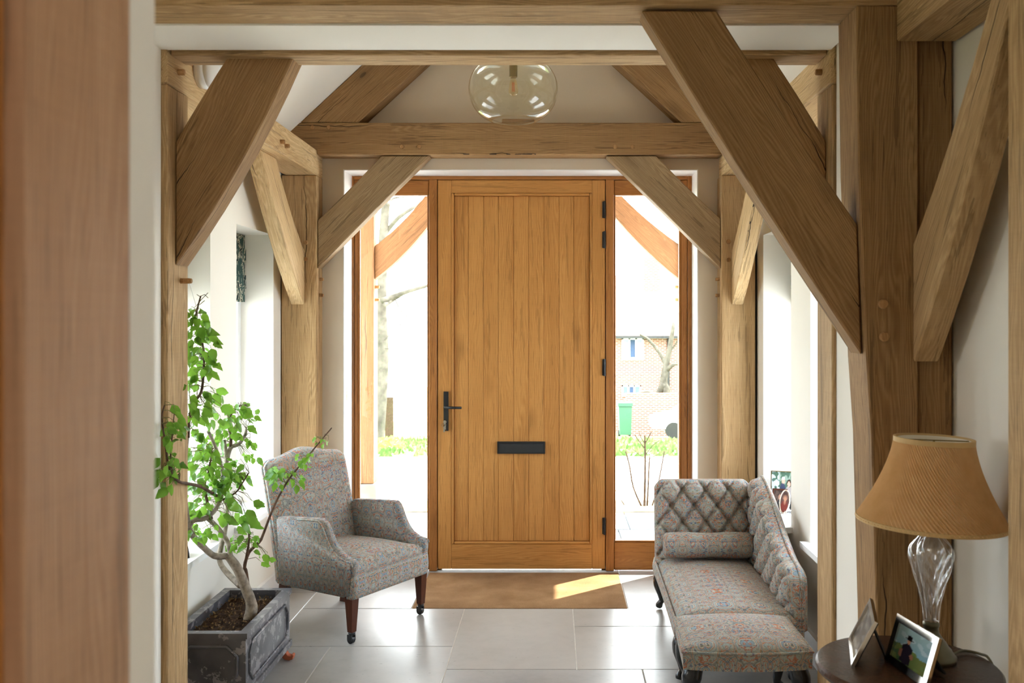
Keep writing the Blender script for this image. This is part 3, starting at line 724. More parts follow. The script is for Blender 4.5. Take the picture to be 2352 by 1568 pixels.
# tilted camel back
def back_top(u): return .722+.036*math.exp(-((u-.5)/.24)**2)-.028*max(0, 1-min(u, 1-u)/.09)**2
def back_base(u, v):
    z = .195+(back_top(u)-.195)*v; t = max(0, (z-.2)/.54)
    w = lerp(HW-.008, HW-.006, t)
    return (lerp(-w, w, u), .175+.115*t**1.2, z)
bk = pad(B(), back_base, V((0, -1, .12)), 28, 24, lambda u, v: .012+.03*rnd_edge(min(u, 1-u)*.5, .04)*rnd_edge((1-v)*.5, .04)+.014*math.sin(PI*u)*math.sin(PI*v))
fabric(bk, 'backrest', ch)
bk2 = pad(B(), lambda u, v: (lambda p: (p[0], p[1]+.001, p[2]))(back_base(u, v)), V((0, 1, 0)), 20, 16, lambda u, v: .012+.04*rnd_edge(min(u, 1-u)*.5, .035)*rnd_edge((1-v)*.5, .035))
fabric(bk2, 'outside_back', ch)
def castor_leg(x, y):
    bm = prism(B(), [(x-.021, y-.021, .198), (x+.021, y-.021, .198), (x+.021, y+.021, .198), (x-.021, y+.021, .198)], (0, 0, -.148))
    for v in bm.verts:
        if v.co.z < .1: v.co.x = x+(v.co.x-x)*.62; v.co.y = y+(v.co.y-y)*.62
    bevel_sharp(bm, .003)
    l = obj('leg', bm, 'mahogany', ch)
    c = lathe(B(), [(.012, .05), (.016, .046), (.013, .038), (.006, .036)], (x, y, 0), 12)
    box(c, x-.012, x-.008, y-.01, y+.016, .014, .038); box(c, x+.008, x+.012, y-.01, y+.016, .014, .038)
    k = obj('castor', c, 'iron_sheen', l)
    obj('wheel', tube(B(), [(x-.0075, y+.004, .0165), (x+.0075, y+.004, .0165)], .0165, 16), 'iron', l)
for s in (-1, 1): castor_leg(s*(HW-.026), -.232)
for s in (-1, 1):
    bm = prism(B(), [(s*.20-.018, .165, .2), (s*.20+.018, .165, .2), (s*.20+.018, .205, .2), (s*.20-.018, .205, .2)], (0, .03, -.2)); bevel_sharp(bm, .003)
    for v in bm.verts:
        if v.co.z < .01: v.co.x = s*.2+(v.co.x-s*.2)*.7
    obj('leg', bm, 'mahogany', ch)

# ------------------------------------------------------------------ chaise
def cabriole(x, y, zt, dx, dy, par, k=1.0, name='leg'):
    pts = [(0, zt), (.016, zt*.82), (.020, zt*.66), (.006, zt*.42), (-.004, zt*.22), (.004, .035), (.020, .016), (.026, .006)]
    rad = [.028, .031, .026, .017, .012, .012, .017, .013]
    path = [V((x+dx*a*k, y+dy*a*k, z)) for a, z in pts]
    bm = tube(B(), smooth_path(path, 3), [r*k for r in [lerp(rad[min(i//3, 7)], rad[min(i//3+1, 7)], (i % 3)/3) for i in range(22)]], 12)
    for v in bm.verts: v.co.z = max(v.co.z, .0)
    return obj(name, bm, 'ebony', par, True, True)
CXL, CXR = .470, .928
cs = thing('chaise', 'small tapestry chaise with deep-buttoned back and black cabriole legs', 'chaise', (.70, 3.95, 0), 0)
SY0, SY1 = 3.445, 4.40
def fx(y): return -.020*(4.4-y)                     # the long side drifts towards the middle of the room
seat = pad(B(), lambda u, v: (lerp(CXL+.010, CXR-.03, u)+fx(lerp(SY0, SY1-.16, v))*(1-u), lerp(SY0, SY1-.16, v), .205), (0, 0, 1), 28, 40,
           lambda u, v: .030+.030*rnd_edge(min(u, 1-u)*.45, .05)*rnd_edge(v*.8, .06)+.030*math.sin(PI*u)*math.sin(PI*min(1, v*.85+.12)))
tag(link('seat', mesh('seat', seat, 'tapestry', True), cs, True))
rail = pad(B(), lambda u, v: (CXL+.012+fx(lerp(SY0, SY1, u)), lerp(SY0, SY1, u), lerp(.15+.012*math.sin(PI*u), .232, v)), (-1, 0, 0), 30, 6, lambda u, v: .008+.008*math.sin(PI*v))
obj('seat_rail', rail, 'tapestry', cs, True, True)
obj('seat_rail', bx(CXL+.004, CXR, SY0+.004, SY1, .152, .205, .008), 'tapestry', cs, True)
obj('piping', tube(B(), [(CXL+.002+fx(y), y, .234) for y in [lerp(SY0, SY1-.1, i/12) for i in range(13)]], .0045, 6), 'tapestry', cs, True, True)
def tuft(a, b, H, dip=.6):
    """diamond buttoning: creases where a or b is whole, buttons where both are"""
    fa = abs(math.sin(PI*a)); fb2 = abs(math.sin(PI*b))
    return H*(min(1, fa*1.6)**.55*min(1, fb2*1.6)**.55*.75+.25*(1-math.exp(-(fa*fa+fb2*fb2)*7)))
BY = 4.30
def bu(u): return lerp(CXL, CXR-.01, u)
def back_fn(u, v):
    x = bu(u); z = lerp(.27, .612, v)
    a = (x-.54)/.107+(z-.513)/.121; b = (x-.54)/.107-(z-.513)/.121
    e = rnd_edge(min(u, 1-u)*.45, .045)*rnd_edge((1-v)*.34, .05)
    k_ = math.sin(PI*a)**2+math.sin(PI*b)**2
    return .012+e*(.014+tuft(a, b, .044)-.011*math.exp(-k_*9))
bkp = pad(B(), lambda u, v: (bu(u), BY+.045*v+.02, lerp(.20, .607-.035*max(0, 1-min(u, 1-u)/.09)**2, v)), (0, -1, .1), 84, 66, back_fn)
bp = obj('buttoned_back', bkp, 'tapestry', cs, True, True)
obb = pad(B(), lambda u, v: (bu(u), BY+.045*v+.021, lerp(.16, .602-.035*max(0, 1-min(u, 1-u)/.09)**2, v)), (0, 1, 0), 16, 14, lambda u, v: .01+.055*rnd_edge(min(u, 1-u)*.45, .05)*rnd_edge((1-v)*.4, .06))
obj('outside_back', obb, 'tapestry', cs, True, True)
for i in range(4):
    for r, zz in enumerate((.575, .513, .452, .391)):
        x = .54+i*.107+(.0535 if r % 2 == 0 else 0)
        if x > .90: continue
        v_ = (zz-.20)/.405
        bm = lathe(B(), [(.001, .004), (.006, .003), (.008, 0), (.006, -.002)], seg=10); bm.transform(Matrix.Rotation(PI/2, 4, 'X'))
        bm.transform(Matrix.Translation((x, BY+.045*v_+.02-.0185, zz))); obj('button', bm, 'tapestry', bp, True, True)
# side wing along the wall: high at the head, sweeping down towards the foot
def wing_top(t):                                     # t: 0 foot, 1 head
    s = max(0, min(1, (t-.10)/.86)); s = s*s*(3-2*s)
    return .345+.075*rnd_edge(t, .13)+.215*s-.06*(1-rnd_edge(1-t, .10))
def wing_x(t): return .900+.036*t
WY0, WY1 = 3.46, 4.33
def wb(u, v):
    y = lerp(WY0, WY1, u); return (wing_x(u)+.02, y, lerp(.19, wing_top(u), v))
def wing_h(u, v):
    y = lerp(WY0, WY1, u); zt = wing_top(u); z = lerp(.19, zt, v)
    a = (y-3.55)/.11+(zt-z-.055)/.12; b = (y-3.55)/.11-(zt-z-.055)/.12
    e = rnd_edge(u*.87, .05)*rnd_edge((1-v)*(zt-.19), .045)
    return .010+e*(.014+tuft(a, b, .040)-.011*math.exp(-9*(math.sin(PI*a)**2+math.sin(PI*b)**2)))
wg = obj('buttoned_side', pad(B(), wb, (-1, 0, .05), 96, 44, wing_h), 'tapestry', cs, True, True)
wo = pad(B(), lambda u, v: (lambda p: (p[0]+.001, p[1], p[2]))(wb(u, v)), (1, 0, 0), 40, 12, lambda u, v: .008+.022*rnd_edge(u*.87, .05)*rnd_edge((1-v)*.3, .05))
obj('outside_side', wo, 'tapestry', cs, True, True)
obj('piping', tube(B(), [(wing_x(i/40)+.021, lerp(WY0, WY1, i/40), wing_top(i/40)+.002) for i in range(41)], .006, 7), 'tapestry', wg, True, True)
cabriole(CXL+.035, 4.36, .165, -.55, .35, cs); cabriole(CXR-.04, 4.36, .165, .3, .35, cs)
cabriole(CXL+.012, 3.50, .165, -.5, -.4, cs); cabriole(CXR-.04, 3.50, .165, .3, -.4, cs)
# bolster lying against the buttoned back
bo = B(); n_ = 28
prof_ = [(.02, 0), (.048, .003), (.056, .012), (.058, .03)]+[(.058+.002*math.sin(i), .03+i*.036) for i in range(1, 10)]+[(.058, .37), (.056, .388), (.048, .397), (.02, .40)]
lathe(bo, prof_, seg=n_); bo.transform(Matrix.Rotation(PI/2, 4, 'Y')); bo.transform(Matrix.Translation((.492, 4.185, .338)))
for v in bo.verts:
    if v.co.z < .338: v.co.z = .338+(v.co.z-.338)*.92
tag(obj('bolster', bo, 'tapestry', None, False, True), 'tapestry bolster lying across the head of the chaise', 'cushion')

# footstool pushed against the foot of the chaise
fs = thing('footstool', 'tapestry footstool with black cabriole legs at the foot of the chaise', 'footstool', (.64, 3.25, 0))
FX0, FX1, FY0, FY1 = .425, .856, 3.075, 3.430
def fstool(u, v): return (lerp(FX0, FX1, u)+.02*(v)*(1-u)+.0*v, lerp(FY0-.022*math.sin(PI*u), FY1, v), .255)
obj('cushion', pad(B(), fstool, (0, 0, 1), 28, 24, lambda u, v: .003+.014*rnd_edge(min(u, 1-u)*.4, .05)*rnd_edge(min(v, 1-v)*.36, .05)+.030*math.sin(PI*u)*math.sin(PI*v)**.8), 'tapestry', fs, True, True)
fr = B(); pth = [fstool(u/14, 0) for u in range(15)]+[fstool(1, v/10) for v in range(1, 11)]+[fstool(u/14, 1) for u in range(13, -1, -1)]+[fstool(0, v/10) for v in range(9, 0, -1)]
cc = V((.64, 3.25, .254)); prism(fr, [V((p[0], p[1], .254)) for p in pth], (0, 0, -.058))
for v in fr.verts:
    if v.co.z < .22: v.co.x = cc.x+(v.co.x-cc.x)*.985; v.co.y = cc.y+(v.co.y-cc.y)*.985
obj('apron', fr, 'tapestry', fs, True)
obj('piping', tube(B(), [V(p) for p in pth]+[V(pth[0])], .005, 6), 'tapestry', fs, True, True)
for sx, sy in ((0, 0), (1, 0), (0, 1), (1, 1)):
    cabriole(lerp(FX0+.045, FX1-.045, sx)+(.015 if sy and not sx else 0), lerp(FY0+.04, FY1-.05, sy), .197, -.6 if not sx else .6, -.5 if not sy else .3, fs, 1.12)

# ------------------------------------------------------------------ lead planter with its clay feet
PLX0, PLX1, PLY0, PLY1, PLZ0, PLZ1 = -1.318, -1.062, 3.212, 3.745, .045, .272
pt = thing('planter', 'rectangular dark lead-look planter with moulded panels under the leafy plant', 'planter', ((PLX0+PLX1)/2, (PLY0+PLY1)/2, 0))
bm = B(); tk = .022
box(bm, PLX0, PLX0+tk, PLY0, PLY1, PLZ0, PLZ1-.02); box(bm, PLX1-tk, PLX1, PLY0, PLY1, PLZ0, PLZ1-.02)
box(bm, PLX0+tk, PLX1-tk, PLY0, PLY0+tk, PLZ0, PLZ1-.02); box(bm, PLX0+tk, PLX1-tk, PLY1-tk, PLY1, PLZ0, PLZ1-.02)
box(bm, PLX0+tk, PLX1-tk, PLY0+tk, PLY1-tk, PLZ0, PLZ0+.02)
obj('body', bm, 'lead', pt, True)
def ringbox(o, i, z0, z1):
    bm = B()
    box(bm, PLX0-o, PLX0+i, PLY0-o, PLY1+o, z0, z1); box(bm, PLX1-i, PLX1+o, PLY0-o, PLY1+o, z0, z1)
    box(bm, PLX0+i, PLX1-i, PLY0-o, PLY0+i, z0, z1); box(bm, PLX0+i, PLX1-i, PLY1-i, PLY1+o, z0, z1); bevel_sharp(bm, .003, 2); return bm
obj('rim', ringbox(.007, .024, PLZ1-.0195, PLZ1), 'lead', pt, True)
obj('plinth', ringbox(.008, .01, PLZ0-.002, PLZ0+.022), 'lead', pt, True)
def moulding(org, du, dv, w, h_, nrm):
    c = .035; P_ = [(c, 0), (w-c, 0), (w, c), (w, h_-c), (w-c, h_), (c, h_), (0, h_-c), (0, c), (c, 0), (w-c, 0)]
    return tube(B(), [V(org)+V(du)*a+V(dv)*b for a, b in P_], .0065, 6)
obj('panel_moulding', moulding((PLX0+.03, PLY0-.001, PLZ0+.045), (1, 0, 0), (0, 0, 1), PLX1-PLX0-.06, .135, 0), 'lead', pt, True, True)
obj('panel_moulding', moulding((PLX1+.001, PLY0+.035, PLZ0+.045), (0, 1, 0), (0, 0, 1), PLY1-PLY0-.07, .135, 0), 'lead', pt, True, True)
so = B(); nx, ny = 26, 44; g = []
for j in range(ny+1):
    row = []
    for i in range(nx+1):
        x = lerp(PLX0+.0235, PLX1-.0235, i/nx); y = lerp(PLY0+.0235, PLY1-.0235, j/ny)
        row.append(so.verts.new((x, y, .235+.010*noise.noise((x*30, y*30, 1))+.006*noise.noise((x*90, y*90, 4))+.012*math.exp(-((x+1.15)**2+(y-3.46)**2)/.004))))
    g.append(row)
for j in range(ny):
    for i in range(nx): so.faces.new((g[j][i], g[j][i+1], g[j+1][i+1], g[j+1][i]))
box(so, PLX0+.023, PLX1-.023, PLY0+.023, PLY1-.023, .15, .215)
obj('soil', so, 'soil', pt, True, True)
lt = B()                                              # dead leaves and chips lying on the soil
for n in range(260):
    x = random.uniform(PLX0+.035, PLX1-.035); y = random.uniform(PLY0+.035, PLY1-.035); a = random.uniform(0, 6.3); s = random.uniform(.003, .008)
    q = [V((x+math.cos(a+k*PI/2)*s*(1 if k % 2 else .45), y+math.sin(a+k*PI/2)*s*(1 if k % 2 else .45), .2445+random.uniform(0, .012))) for k in range(4)]
    lt.faces.new([lt.verts.new(p) for p in q])
tag(obj('leaf_litter', lt, 'litter', pt, True), kind='stuff')
for x, y, s in ((PLX1-.012, PLY1-.035, 1), (PLX1-.012, PLY0+.05, 1), (PLX0+.012, PLY1-.035, -1), (PLX0+.012, PLY0+.05, -1)):
    p = [(0, .0425), (.012, .0425), (.012, .030), (.018, .020), (.030, .017), (.034, .024), (.042, .020), (.038, .004), (.024, 0), (.004, .004), (-.012, .02), (-.03, .026), (-.03, .0425)]
    bm = prism(B(), [(x+s*a, y-.014, z) for a, z in p], (0, .028, 0)); bmesh.ops.recalc_face_normals(bm, faces=bm.faces); bevel_sharp(bm, .002)
    tag(obj('pot_foot', bm, 'clay'), 'scrolled terracotta pot foot under the %s corner of the lead planter' % ('far right' if s > 0 and y > 3.5 else 'near right' if s > 0 else 'far left' if y > 3.5 else 'near left'), 'pot foot', 'pot feet under the planter')

# ------------------------------------------------------------------ the plant
pn_ = thing('potted_plant', 'tall leafy green plant with twisted bare stems in the lead planter', 'plant', (-1.15, 3.46, .235))
def pxpath(lst): return [at(a, b, y) for a, b, y in lst]
stems = {
 'trunk': ([(572, 1425, 3.46), (578, 1390, 3.46), (562, 1345, 3.46), (545, 1305, 3.45), (524, 1276, 3.44)], .023, .0165),
 'a': ([(536, 1290, 3.445), (524, 1277, 3.44), (492, 1276, 3.40), (465, 1254, 3.36), (441, 1228, 3.32), (434, 1208, 3.30), (446, 1194, 3.30), (470, 1190, 3.32), (494, 1170, 3.36), (508, 1140, 3.40), (514, 1105, 3.42), (506, 1062, 3.42), (492, 1020, 3.40), (478, 990, 3.36)], .013, .006),
 'b': ([(530, 1284, 3.44), (527, 1262, 3.44), (519, 1238, 3.46), (500, 1212, 3.44), (484, 1196, 3.38), (474, 1188, 3.33)], .0105, .008),
 'c': ([(552, 1345, 3.46), (530, 1324, 3.50), (510, 1300, 3.52), (504, 1280, 3.52), (508, 1254, 3.52), (516, 1222, 3.52), (521, 1170, 3.53), (521, 1110, 3.53), (520, 1050, 3.52), (514, 1010, 3.52)], .011, .007),
 'd': ([(520, 1060, 3.52), (530, 1028, 3.53), (548, 1020, 3.54), (562, 1000, 3.55), (566, 985, 3.55)], .009, .005),
 'd2': ([(530, 1028, 3.53), (530, 1000, 3.52), (524, 965, 3.5), (545, 935, 3.5), (565, 930, 3.52)], .006, .003),
 'e': ([(578, 1412, 3.50), (566, 1318, 3.50), (562, 1300, 3.50), (572, 1268, 3.50), (595, 1245, 3.52), (604, 1228, 3.54), (622, 1180, 3.58), (640, 1140, 3.62), (664, 1100, 3.66), (696, 1060, 3.70), (730, 1020, 3.74), (762, 982, 3.76)], .0075, .0022),
 'e2': ([(574, 1410, 3.51), (562, 1310, 3.50), (566, 1280, 3.49), (571, 1250, 3.48), (572, 1225, 3.47), (568, 1200, 3.47)], .007, .003),
 'f': ([(432, 1005, 3.12), (434, 965, 3.14), (445, 925, 3.18), (462, 900, 3.22), (468, 850, 3.24), (468, 805, 3.24), (458, 770, 3.22), (447, 745, 3.20), (453, 710, 3.18), (461, 680, 3.16)], .006, .0025),
 'f0': ([(434, 1208, 3.30), (426, 1150, 3.2), (424, 1080, 3.12), (430, 1005, 3.12)], .008, .006),
 'g': ([(500, 1140, 3.40), (462, 1118, 3.20), (430, 1110, 3.00), (412, 1106, 2.85), (396, 1090, 2.80), (385, 1060, 2.80), (380, 1020, 2.79), (372, 960, 2.78), (378, 930, 2.78)], .006, .002),
 'g2': ([(396, 1090, 2.80), (392, 1050, 2.8), (396, 1000, 2.80), (400, 950, 2.81)], .003, .0015),
 'h': ([(486, 1192, 3.34), (470, 1120, 3.36), (480, 1080, 3.36), (486, 1040, 3.35)], .006, .003),
 'i': ([(506, 1150, 3.4), (540, 1132, 3.42), (556, 1110, 3.42), (572, 1085, 3.42)], .004, .002),
}
paths = {}
for k, (p, r0, r1) in stems.items():
    q = smooth_path(pxpath(p), 4); paths[k] = q; n = len(q)
    obj('trunk' if k == 'trunk' else 'branch', tube(B(), q, [lerp(r0, r1, i/(n-1))*(1+.10*noise.noise((i*1.3, r0*900, 2))) for i in range(n)], 8), 'bark' if r0 > .0076 else 'twig', pn_, True, True)
def leafmesh(k):
    bm = B(); rr = random.Random(k)
    ts = [0, .08, .2, .34, .48, .62, .76, .88, 1.0]; ws = [.02, .18, .36, .40, .37, .33, .22, .12, .0]
    mid = []; le = []; ri = []
    for i, (t, w) in enumerate(zip(ts, ws)):
        z = -.34*t*t+.06*math.sin(t*7+k); w1 = .76*w*(1+rr.uniform(-.12, .12))*(1.08 if i % 2 else .92); w2 = .76*w*(1+rr.uniform(-.12, .12))*(.92 if i % 2 else 1.08)
        mid.append(bm.verts.new((0, t, z))); le.append(bm.verts.new((-w1, t+.03, z+.34*w1+rr.uniform(-.03, .03)))); ri.append(bm.verts.new((w2, t+.03, z+.34*w2+rr.uniform(-.03, .03))))
    for i in range(len(ts)-1):
        bm.faces.new((le[i], mid[i], mid[i+1], le[i+1])); bm.faces.new((mid[i], ri[i], ri[i+1], mid[i+1]))
    s = [bm.verts.new(p) for p in ((-.012, -.28, .04), (.012, -.28, .04), (.014, 0, 0), (-.014, 0, 0))]; bm.faces.new(s)
    return mesh('leaf', bm, 'leaf', True)
LM = [leafmesh(k) for k in range(5)]
inv = basis(pn_).inverted(); rl = random.Random(11)
tw = B()
def nearest(p, ks):
    best = None
    for k in ks:
        for q in paths[k]:
            d = (q-p).length
            if best is None or d < best[0]: best = (d, q)
    return best[1]
clusters = [  # px, py, rx, ry, count, depth, size, stems
 (662, 1098, 28, 24, 14, 3.66, .036, 'e'), (702, 1052, 20, 20, 9, 3.70, .030, 'e'), (738, 1008, 18, 18, 7, 3.74, .024, 'e'), (640, 1085, 10, 14, 3, 3.64, .05, 'e'),
 (448, 722, 16, 30, 11, 3.17, .040, 'f'), (462, 775, 36, 32, 20, 3.22, .046, 'f'), (462, 830, 32, 36, 20, 3.23, .044, 'f'), (448, 880, 18, 26, 9, 3.22, .036, 'f'), (490, 930, 22, 42, 9, 3.28, .052, 'f'),
 (452, 945, 24, 46, 17, 3.17, .044, 'f'), (436, 900, 10, 20, 4, 3.08, .040, 'f'), (550, 950, 34, 30, 20, 3.52, .042, 'd d2'), (520, 1000, 30, 26, 12, 3.51, .038, 'd2 d'), (575, 1020, 26, 40, 9, 3.55, .038, 'd'),
 (394, 965, 17, 48, 14, 2.80, .040, 'g g2'), (388, 1070, 22, 46, 16, 2.80, .042, 'g g2'), (462, 1045, 34, 36, 24, 3.34, .040, 'h a'), (505, 1075, 40, 40, 26, 3.41, .040, 'h a c'), (545, 1085, 24, 38, 14, 3.44, .040, 'i c'),
 (455, 1130, 24, 44, 13, 3.30, .044, 'h g'), (505, 1140, 40, 34, 20, 3.40, .046, 'a i'), (570, 1165, 16, 26, 4, 3.44, .062, 'i'), (536, 1180, 20, 24, 4, 3.42, .062, 'i a'), (488, 1215, 24, 24, 5, 3.38, .036, 'b a'), (448, 1215, 14, 26, 6, 3.30, .036, 'a'),
 (560, 1245, 34, 24, 13, 3.48, .036, 'e2 e'), (602, 1275, 14, 14, 4, 3.50, .038, 'e')]
LF = []
for cx, cy, rx, ry, cnt, Y, sz, ks in clusters:
    ks = ks.split()
    for i in range(int(cnt*1.75)):
        while True:
            a, b = rl.uniform(-1, 1), rl.uniform(-1, 1)
            if a*a+b*b < 1: break
        p = at(cx+a*rx, cy+b*ry, Y+rl.uniform(-.07, .07))
        if -1.40 < p.x < -1.185 and 2.60 < p.y < 3.075: p.x = -1.160+rl.uniform(0, .02)
        q = nearest(p, ks)
        if (p-q).length > .012:
            m_ = (p+q)/2+V((rl.uniform(-.01, .01), rl.uniform(-.01, .01), .008)); tube(tw, [q, m_, p], [.0012, .0010, .0008], 4, False)
        out = (p-q); out.z *= .3
        d = (out.normalized()*.7 if out.length > 1e-4 else V())+V((rl.uniform(-.6, .6), rl.uniform(-.6, .6), rl.uniform(-1.25, -.1)))
        d.normalize(); up = V((rl.uniform(-.7, .7)+.1, -1+rl.uniform(-.6, .6), rl.uniform(-.1, 1.1)))
        z = (up-d*up.dot(d)).normalized(); x = d.cross(z); s = sz*rl.uniform(.7, 1.12)
        mm = Matrix((x*s, d*s, z*s)).transposed().to_4x4(); mm.translation = p+d*s*.2; LF.append((s, mm))
LF.sort(key=lambda q: -q[0])
for n, (s, mm) in enumerate(LF[:298]):
    o = bpy.data.objects.new('leaf', LM[rl.randrange(5)]); COL.objects.link(o); o.parent = pn_; o.matrix_parent_inverse = inv; o.matrix_basis = mm
sl = B()
for n, (s, mm) in enumerate(LF[298:]):
    t_ = LM[n % 5].copy(); t_.transform(mm); sl.from_mesh(t_); bpy.data.meshes.remove(t_)
tag(obj('small_leaves', sl, 'leaf', pn_, True, True), kind='stuff')
for (a, b), (c, e) in (((461, 680), (470, 676)), ((461, 682), (452, 676)), ((460, 690), (478, 672)), ((470, 676), (478, 684)), ((458, 700), (470, 690))):
    tube(tw, [at(a, b, 3.16), at(c, e, 3.16)], .0011, 4, False)
tag(obj('fine_twigs', tw, 'green_twig', pn_, True), kind='stuff')
tag(obj('string', tube(B(), [(PIN_L+.028, 2.99, zat(650, 2.99)), at(446, 688, 3.17), at(451, 705, 3.18)], .0012, 5), 'string'), 'white string tying the plant top to the post peg', 'string')

# ------------------------------------------------------------------ round table, lamp, picture frames
TX, TY, TZ, TR = .822, 2.165, .55, .207
tb = thing('side_table', 'small round dark wooden table with moulded edge beside the posts', 'table', (TX, TY, 0))
bm = lathe(B(), [(TR*.94, -.022), (TR*.985, -.020), (TR, -.012), (TR*.995, -.005), (TR*.97, 0), (TR*.965, .0)], seg=72)
obj('table_top', bm, 'table_wood', tb, smooth=False).location = (0, 0, TZ)
obj('pedestal', lathe(B(), [(.05, .527), (.045, .50), (.022, .47), (.02, .40), (.034, .34), (.026, .26), (.03, .2), (.036, .16), (.03, .13), (.01, .12)], seg=20), 'table_wood', tb, smooth=True)
for k in range(3):
    a = k*2*PI/3+.6
    obj('leg', tube(B(), smooth_path([(.02*math.cos(a), .02*math.sin(a), .16), (.09*math.cos(a), .09*math.sin(a), .13), (.15*math.cos(a), .15*math.sin(a), .05), (.19*math.cos(a), .19*math.sin(a), .012)], 4), [.017]*9+[.015]*3+[.012], 8), 'table_wood', tb, smooth=True)

LX, LY = .893, 2.205
lm = thing('table_lamp', 'table lamp with twisted glass stem and pleated golden shade', 'lamp', (LX, LY, TZ))
def lz(py): return zat(py, LY)-TZ
obj('foot', lathe(B(), [(.056, 0), (.057, .008), (.052, .013), (.049, .018), (.046, .024), (.040, .030), (.034, .040), (.024, .052), (.018, .062), (.0165, .075), (.019, .078), (.019, .084), (.016, .088)], seg=40), 'lamp_foot', lm, smooth=True)
GP_ = ((.0172, .0885), (.0176, .10), (.020, .125), (.026, .155), (.034, .185), (.042, .212), (.0475, .235), (.0485, .250), (.045, .264), (.036, .277), (.027, .288), (.0215, .297), (.0205, .302))
GQ_ = smooth_path([(r_, 0, z_) for r_, z_ in GP_], 4)
gb = lathe(B(), [(p.x, p.z) for p in GQ_], seg=180, mod=lambda a, z, i: 1+.13*abs(math.sin(5*(a+z*13.0)))-.06)
lathe(gb, [(p.x*.62, lerp(p.z, .195, .04)) for p in GQ_], seg=90, mod=lambda a, z, i: 1+.10*abs(math.sin(5*(a+z*13.0))))
obj('glass_stem', gb, 'crystal', lm, smooth=True)
obj('collar', lathe(B(), [(.021, .3025), (.0225, .310), (.0215, .316), (.0225, .322), (.028, .327), (.029, .333), (.012, .337)], seg=32), 'brass', lm, smooth=True)
obj('socket', lathe(B(), [(.011, .337), (.012, .36), (.016, .365), (.016, .40), (.009, .405)], seg=20), 'brass', lm)
s_ = B(); segs, rows = 200, 16; rings = []
Z0_, Z1_ = .325, .520
tilt = Matrix.Translation((0, 0, Z0_)) @ Matrix.Rotation(math.radians(2.0), 4, 'Y') @ Matrix.Translation((0, 0, -Z0_))
for j in range(rows+1):
    t = j/rows; r = .0885+(.169-.0885)*(1-t)**1.55; z = lerp(Z0_, Z1_, t); ring = []
    for k in range(segs):
        a = 2*PI*k/segs-t*1.15
        rr = r+(.0036 if k % 2 else -.0016)*(.5+.5*(1-t)); ring.append(s_.verts.new(tilt @ V((rr*math.cos(a), rr*math.sin(a), z))))
    rings.append(ring)
for a, b in zip(rings, rings[1:]):
    for k in range(segs): s_.faces.new((a[k], a[(k+1) % segs], b[(k+1) % segs], b[k]))
sh = obj('lamp_shade', s_, 'pleat', lm)
def band(r, z, h_): 
    b_ = lathe(B(), [(r-.0026, z), (r+.0026, z), (r+.0026, z+h_), (r-.0026, z+h_), (r-.0026, z)], seg=72, caps=False); b_.transform(tilt); return b_
li = B(); rg = []
for j in range(9):
    t = j/8; r = .0885+(.169-.0885)*(1-t)**1.55-.006
    rg.append([li.verts.new(tilt @ V((r*math.cos(2*PI*k/48), r*math.sin(2*PI*k/48), lerp(Z0_, Z1_-.002, t)))) for k in range(48)])
for a, b in zip(rg, rg[1:]):
    for k in range(48): li.faces.new((a[k], a[(k+1) % 48], b[(k+1) % 48], b[k]))
obj('lining', li, 'lining', sh, smooth=True)
obj('band', band(.0885, Z1_-.010, .012), 'shade_band', sh); obj('band', band(.168, Z0_-.004, .009), 'shade_band', sh)
sp = B(); tube(sp, [tilt @ V((-.086, 0, Z1_-.004)), tilt @ V((.086, 0, Z1_-.004))], .0016, 5); tube(sp, [(0, 0, .405), tilt @ V((0, 0, Z1_-.004))], .0025, 6)
obj('shade_carrier', sp, 'brass', lm)
obj('flex', tube(B(), smooth_path([(.055, .01, .006), (.085, .03, .007), (.105, .03, .006), (.122, .012, .006), (.132, -.01, .003), (.137, -.03, -.04), (.138, -.03, -.22)], 4), .0032, 6), 'lamp_foot', lm)

def ell(u, v, a, b, ra, rb): return ((u-a)/ra)**2+((v-b)/rb)**2 < 1
def hat_man(u, v):
    c = (110+50*v, 160+26*v, 190) if v > .42+.06*math.sin(u*6) else (70+50*u, 104+20*u, 66)
    nn = noise.noise((u*5, v*6, 3))
    if v > .45 and nn > .08: c = (176, 200, 210)
    if v <= .45 and nn > .15: c = (110, 130, 74)
    if ell(u, v, .36, .28, .17, .30) or (abs(u-.36) < .15 and .02 < v < .5): c = (44, 36, 48)
    if ell(u, v, .20, .24, .05, .12): c = (150, 104, 84)
    if ell(u, v, .52, .28, .05, .08): c = (150, 104, 84)
    if ell(u, v, .36, .64, .055, .08): c = (188, 140, 112)
    if ell(u, v, .36, .70, .14, .022) or ell(u, v, .36, .75, .075, .07): c = (36, 30, 28)
    return c
def couple(u, v):
    nn = noise.noise((u*7, v*7, 9)); c = (128, 146, 132) if nn > .05 else (70, 96, 80)
    if u < .35 and nn > -.1: c = (188, 202, 206)
    if ell(u, v, .50, .25, .17, .42): c = (56, 62, 84)
    if ell(u, v, .78, .20, .19, .40): c = (150, 142, 140)
    if ell(u, v, .53, .74, .075, .10): c = (206, 160, 140)
    if ell(u, v, .53, .81, .07, .05): c = (206, 200, 194)
    if ell(u, v, .79, .66, .10, .12): c = (50, 38, 34)
    if ell(u, v, .78, .63, .065, .085): c = (204, 158, 138)
    return c
def dusk(u, v):
    c = (86, 66, 58) if noise.noise((u*4, v*4, 6)) > 0 else (58, 44, 40)
    if ell(u, v, .5, .62, .13, .16): c = (170, 126, 104)
    if ell(u, v, .5, .2, .28, .3): c = (40, 34, 40)
    return c
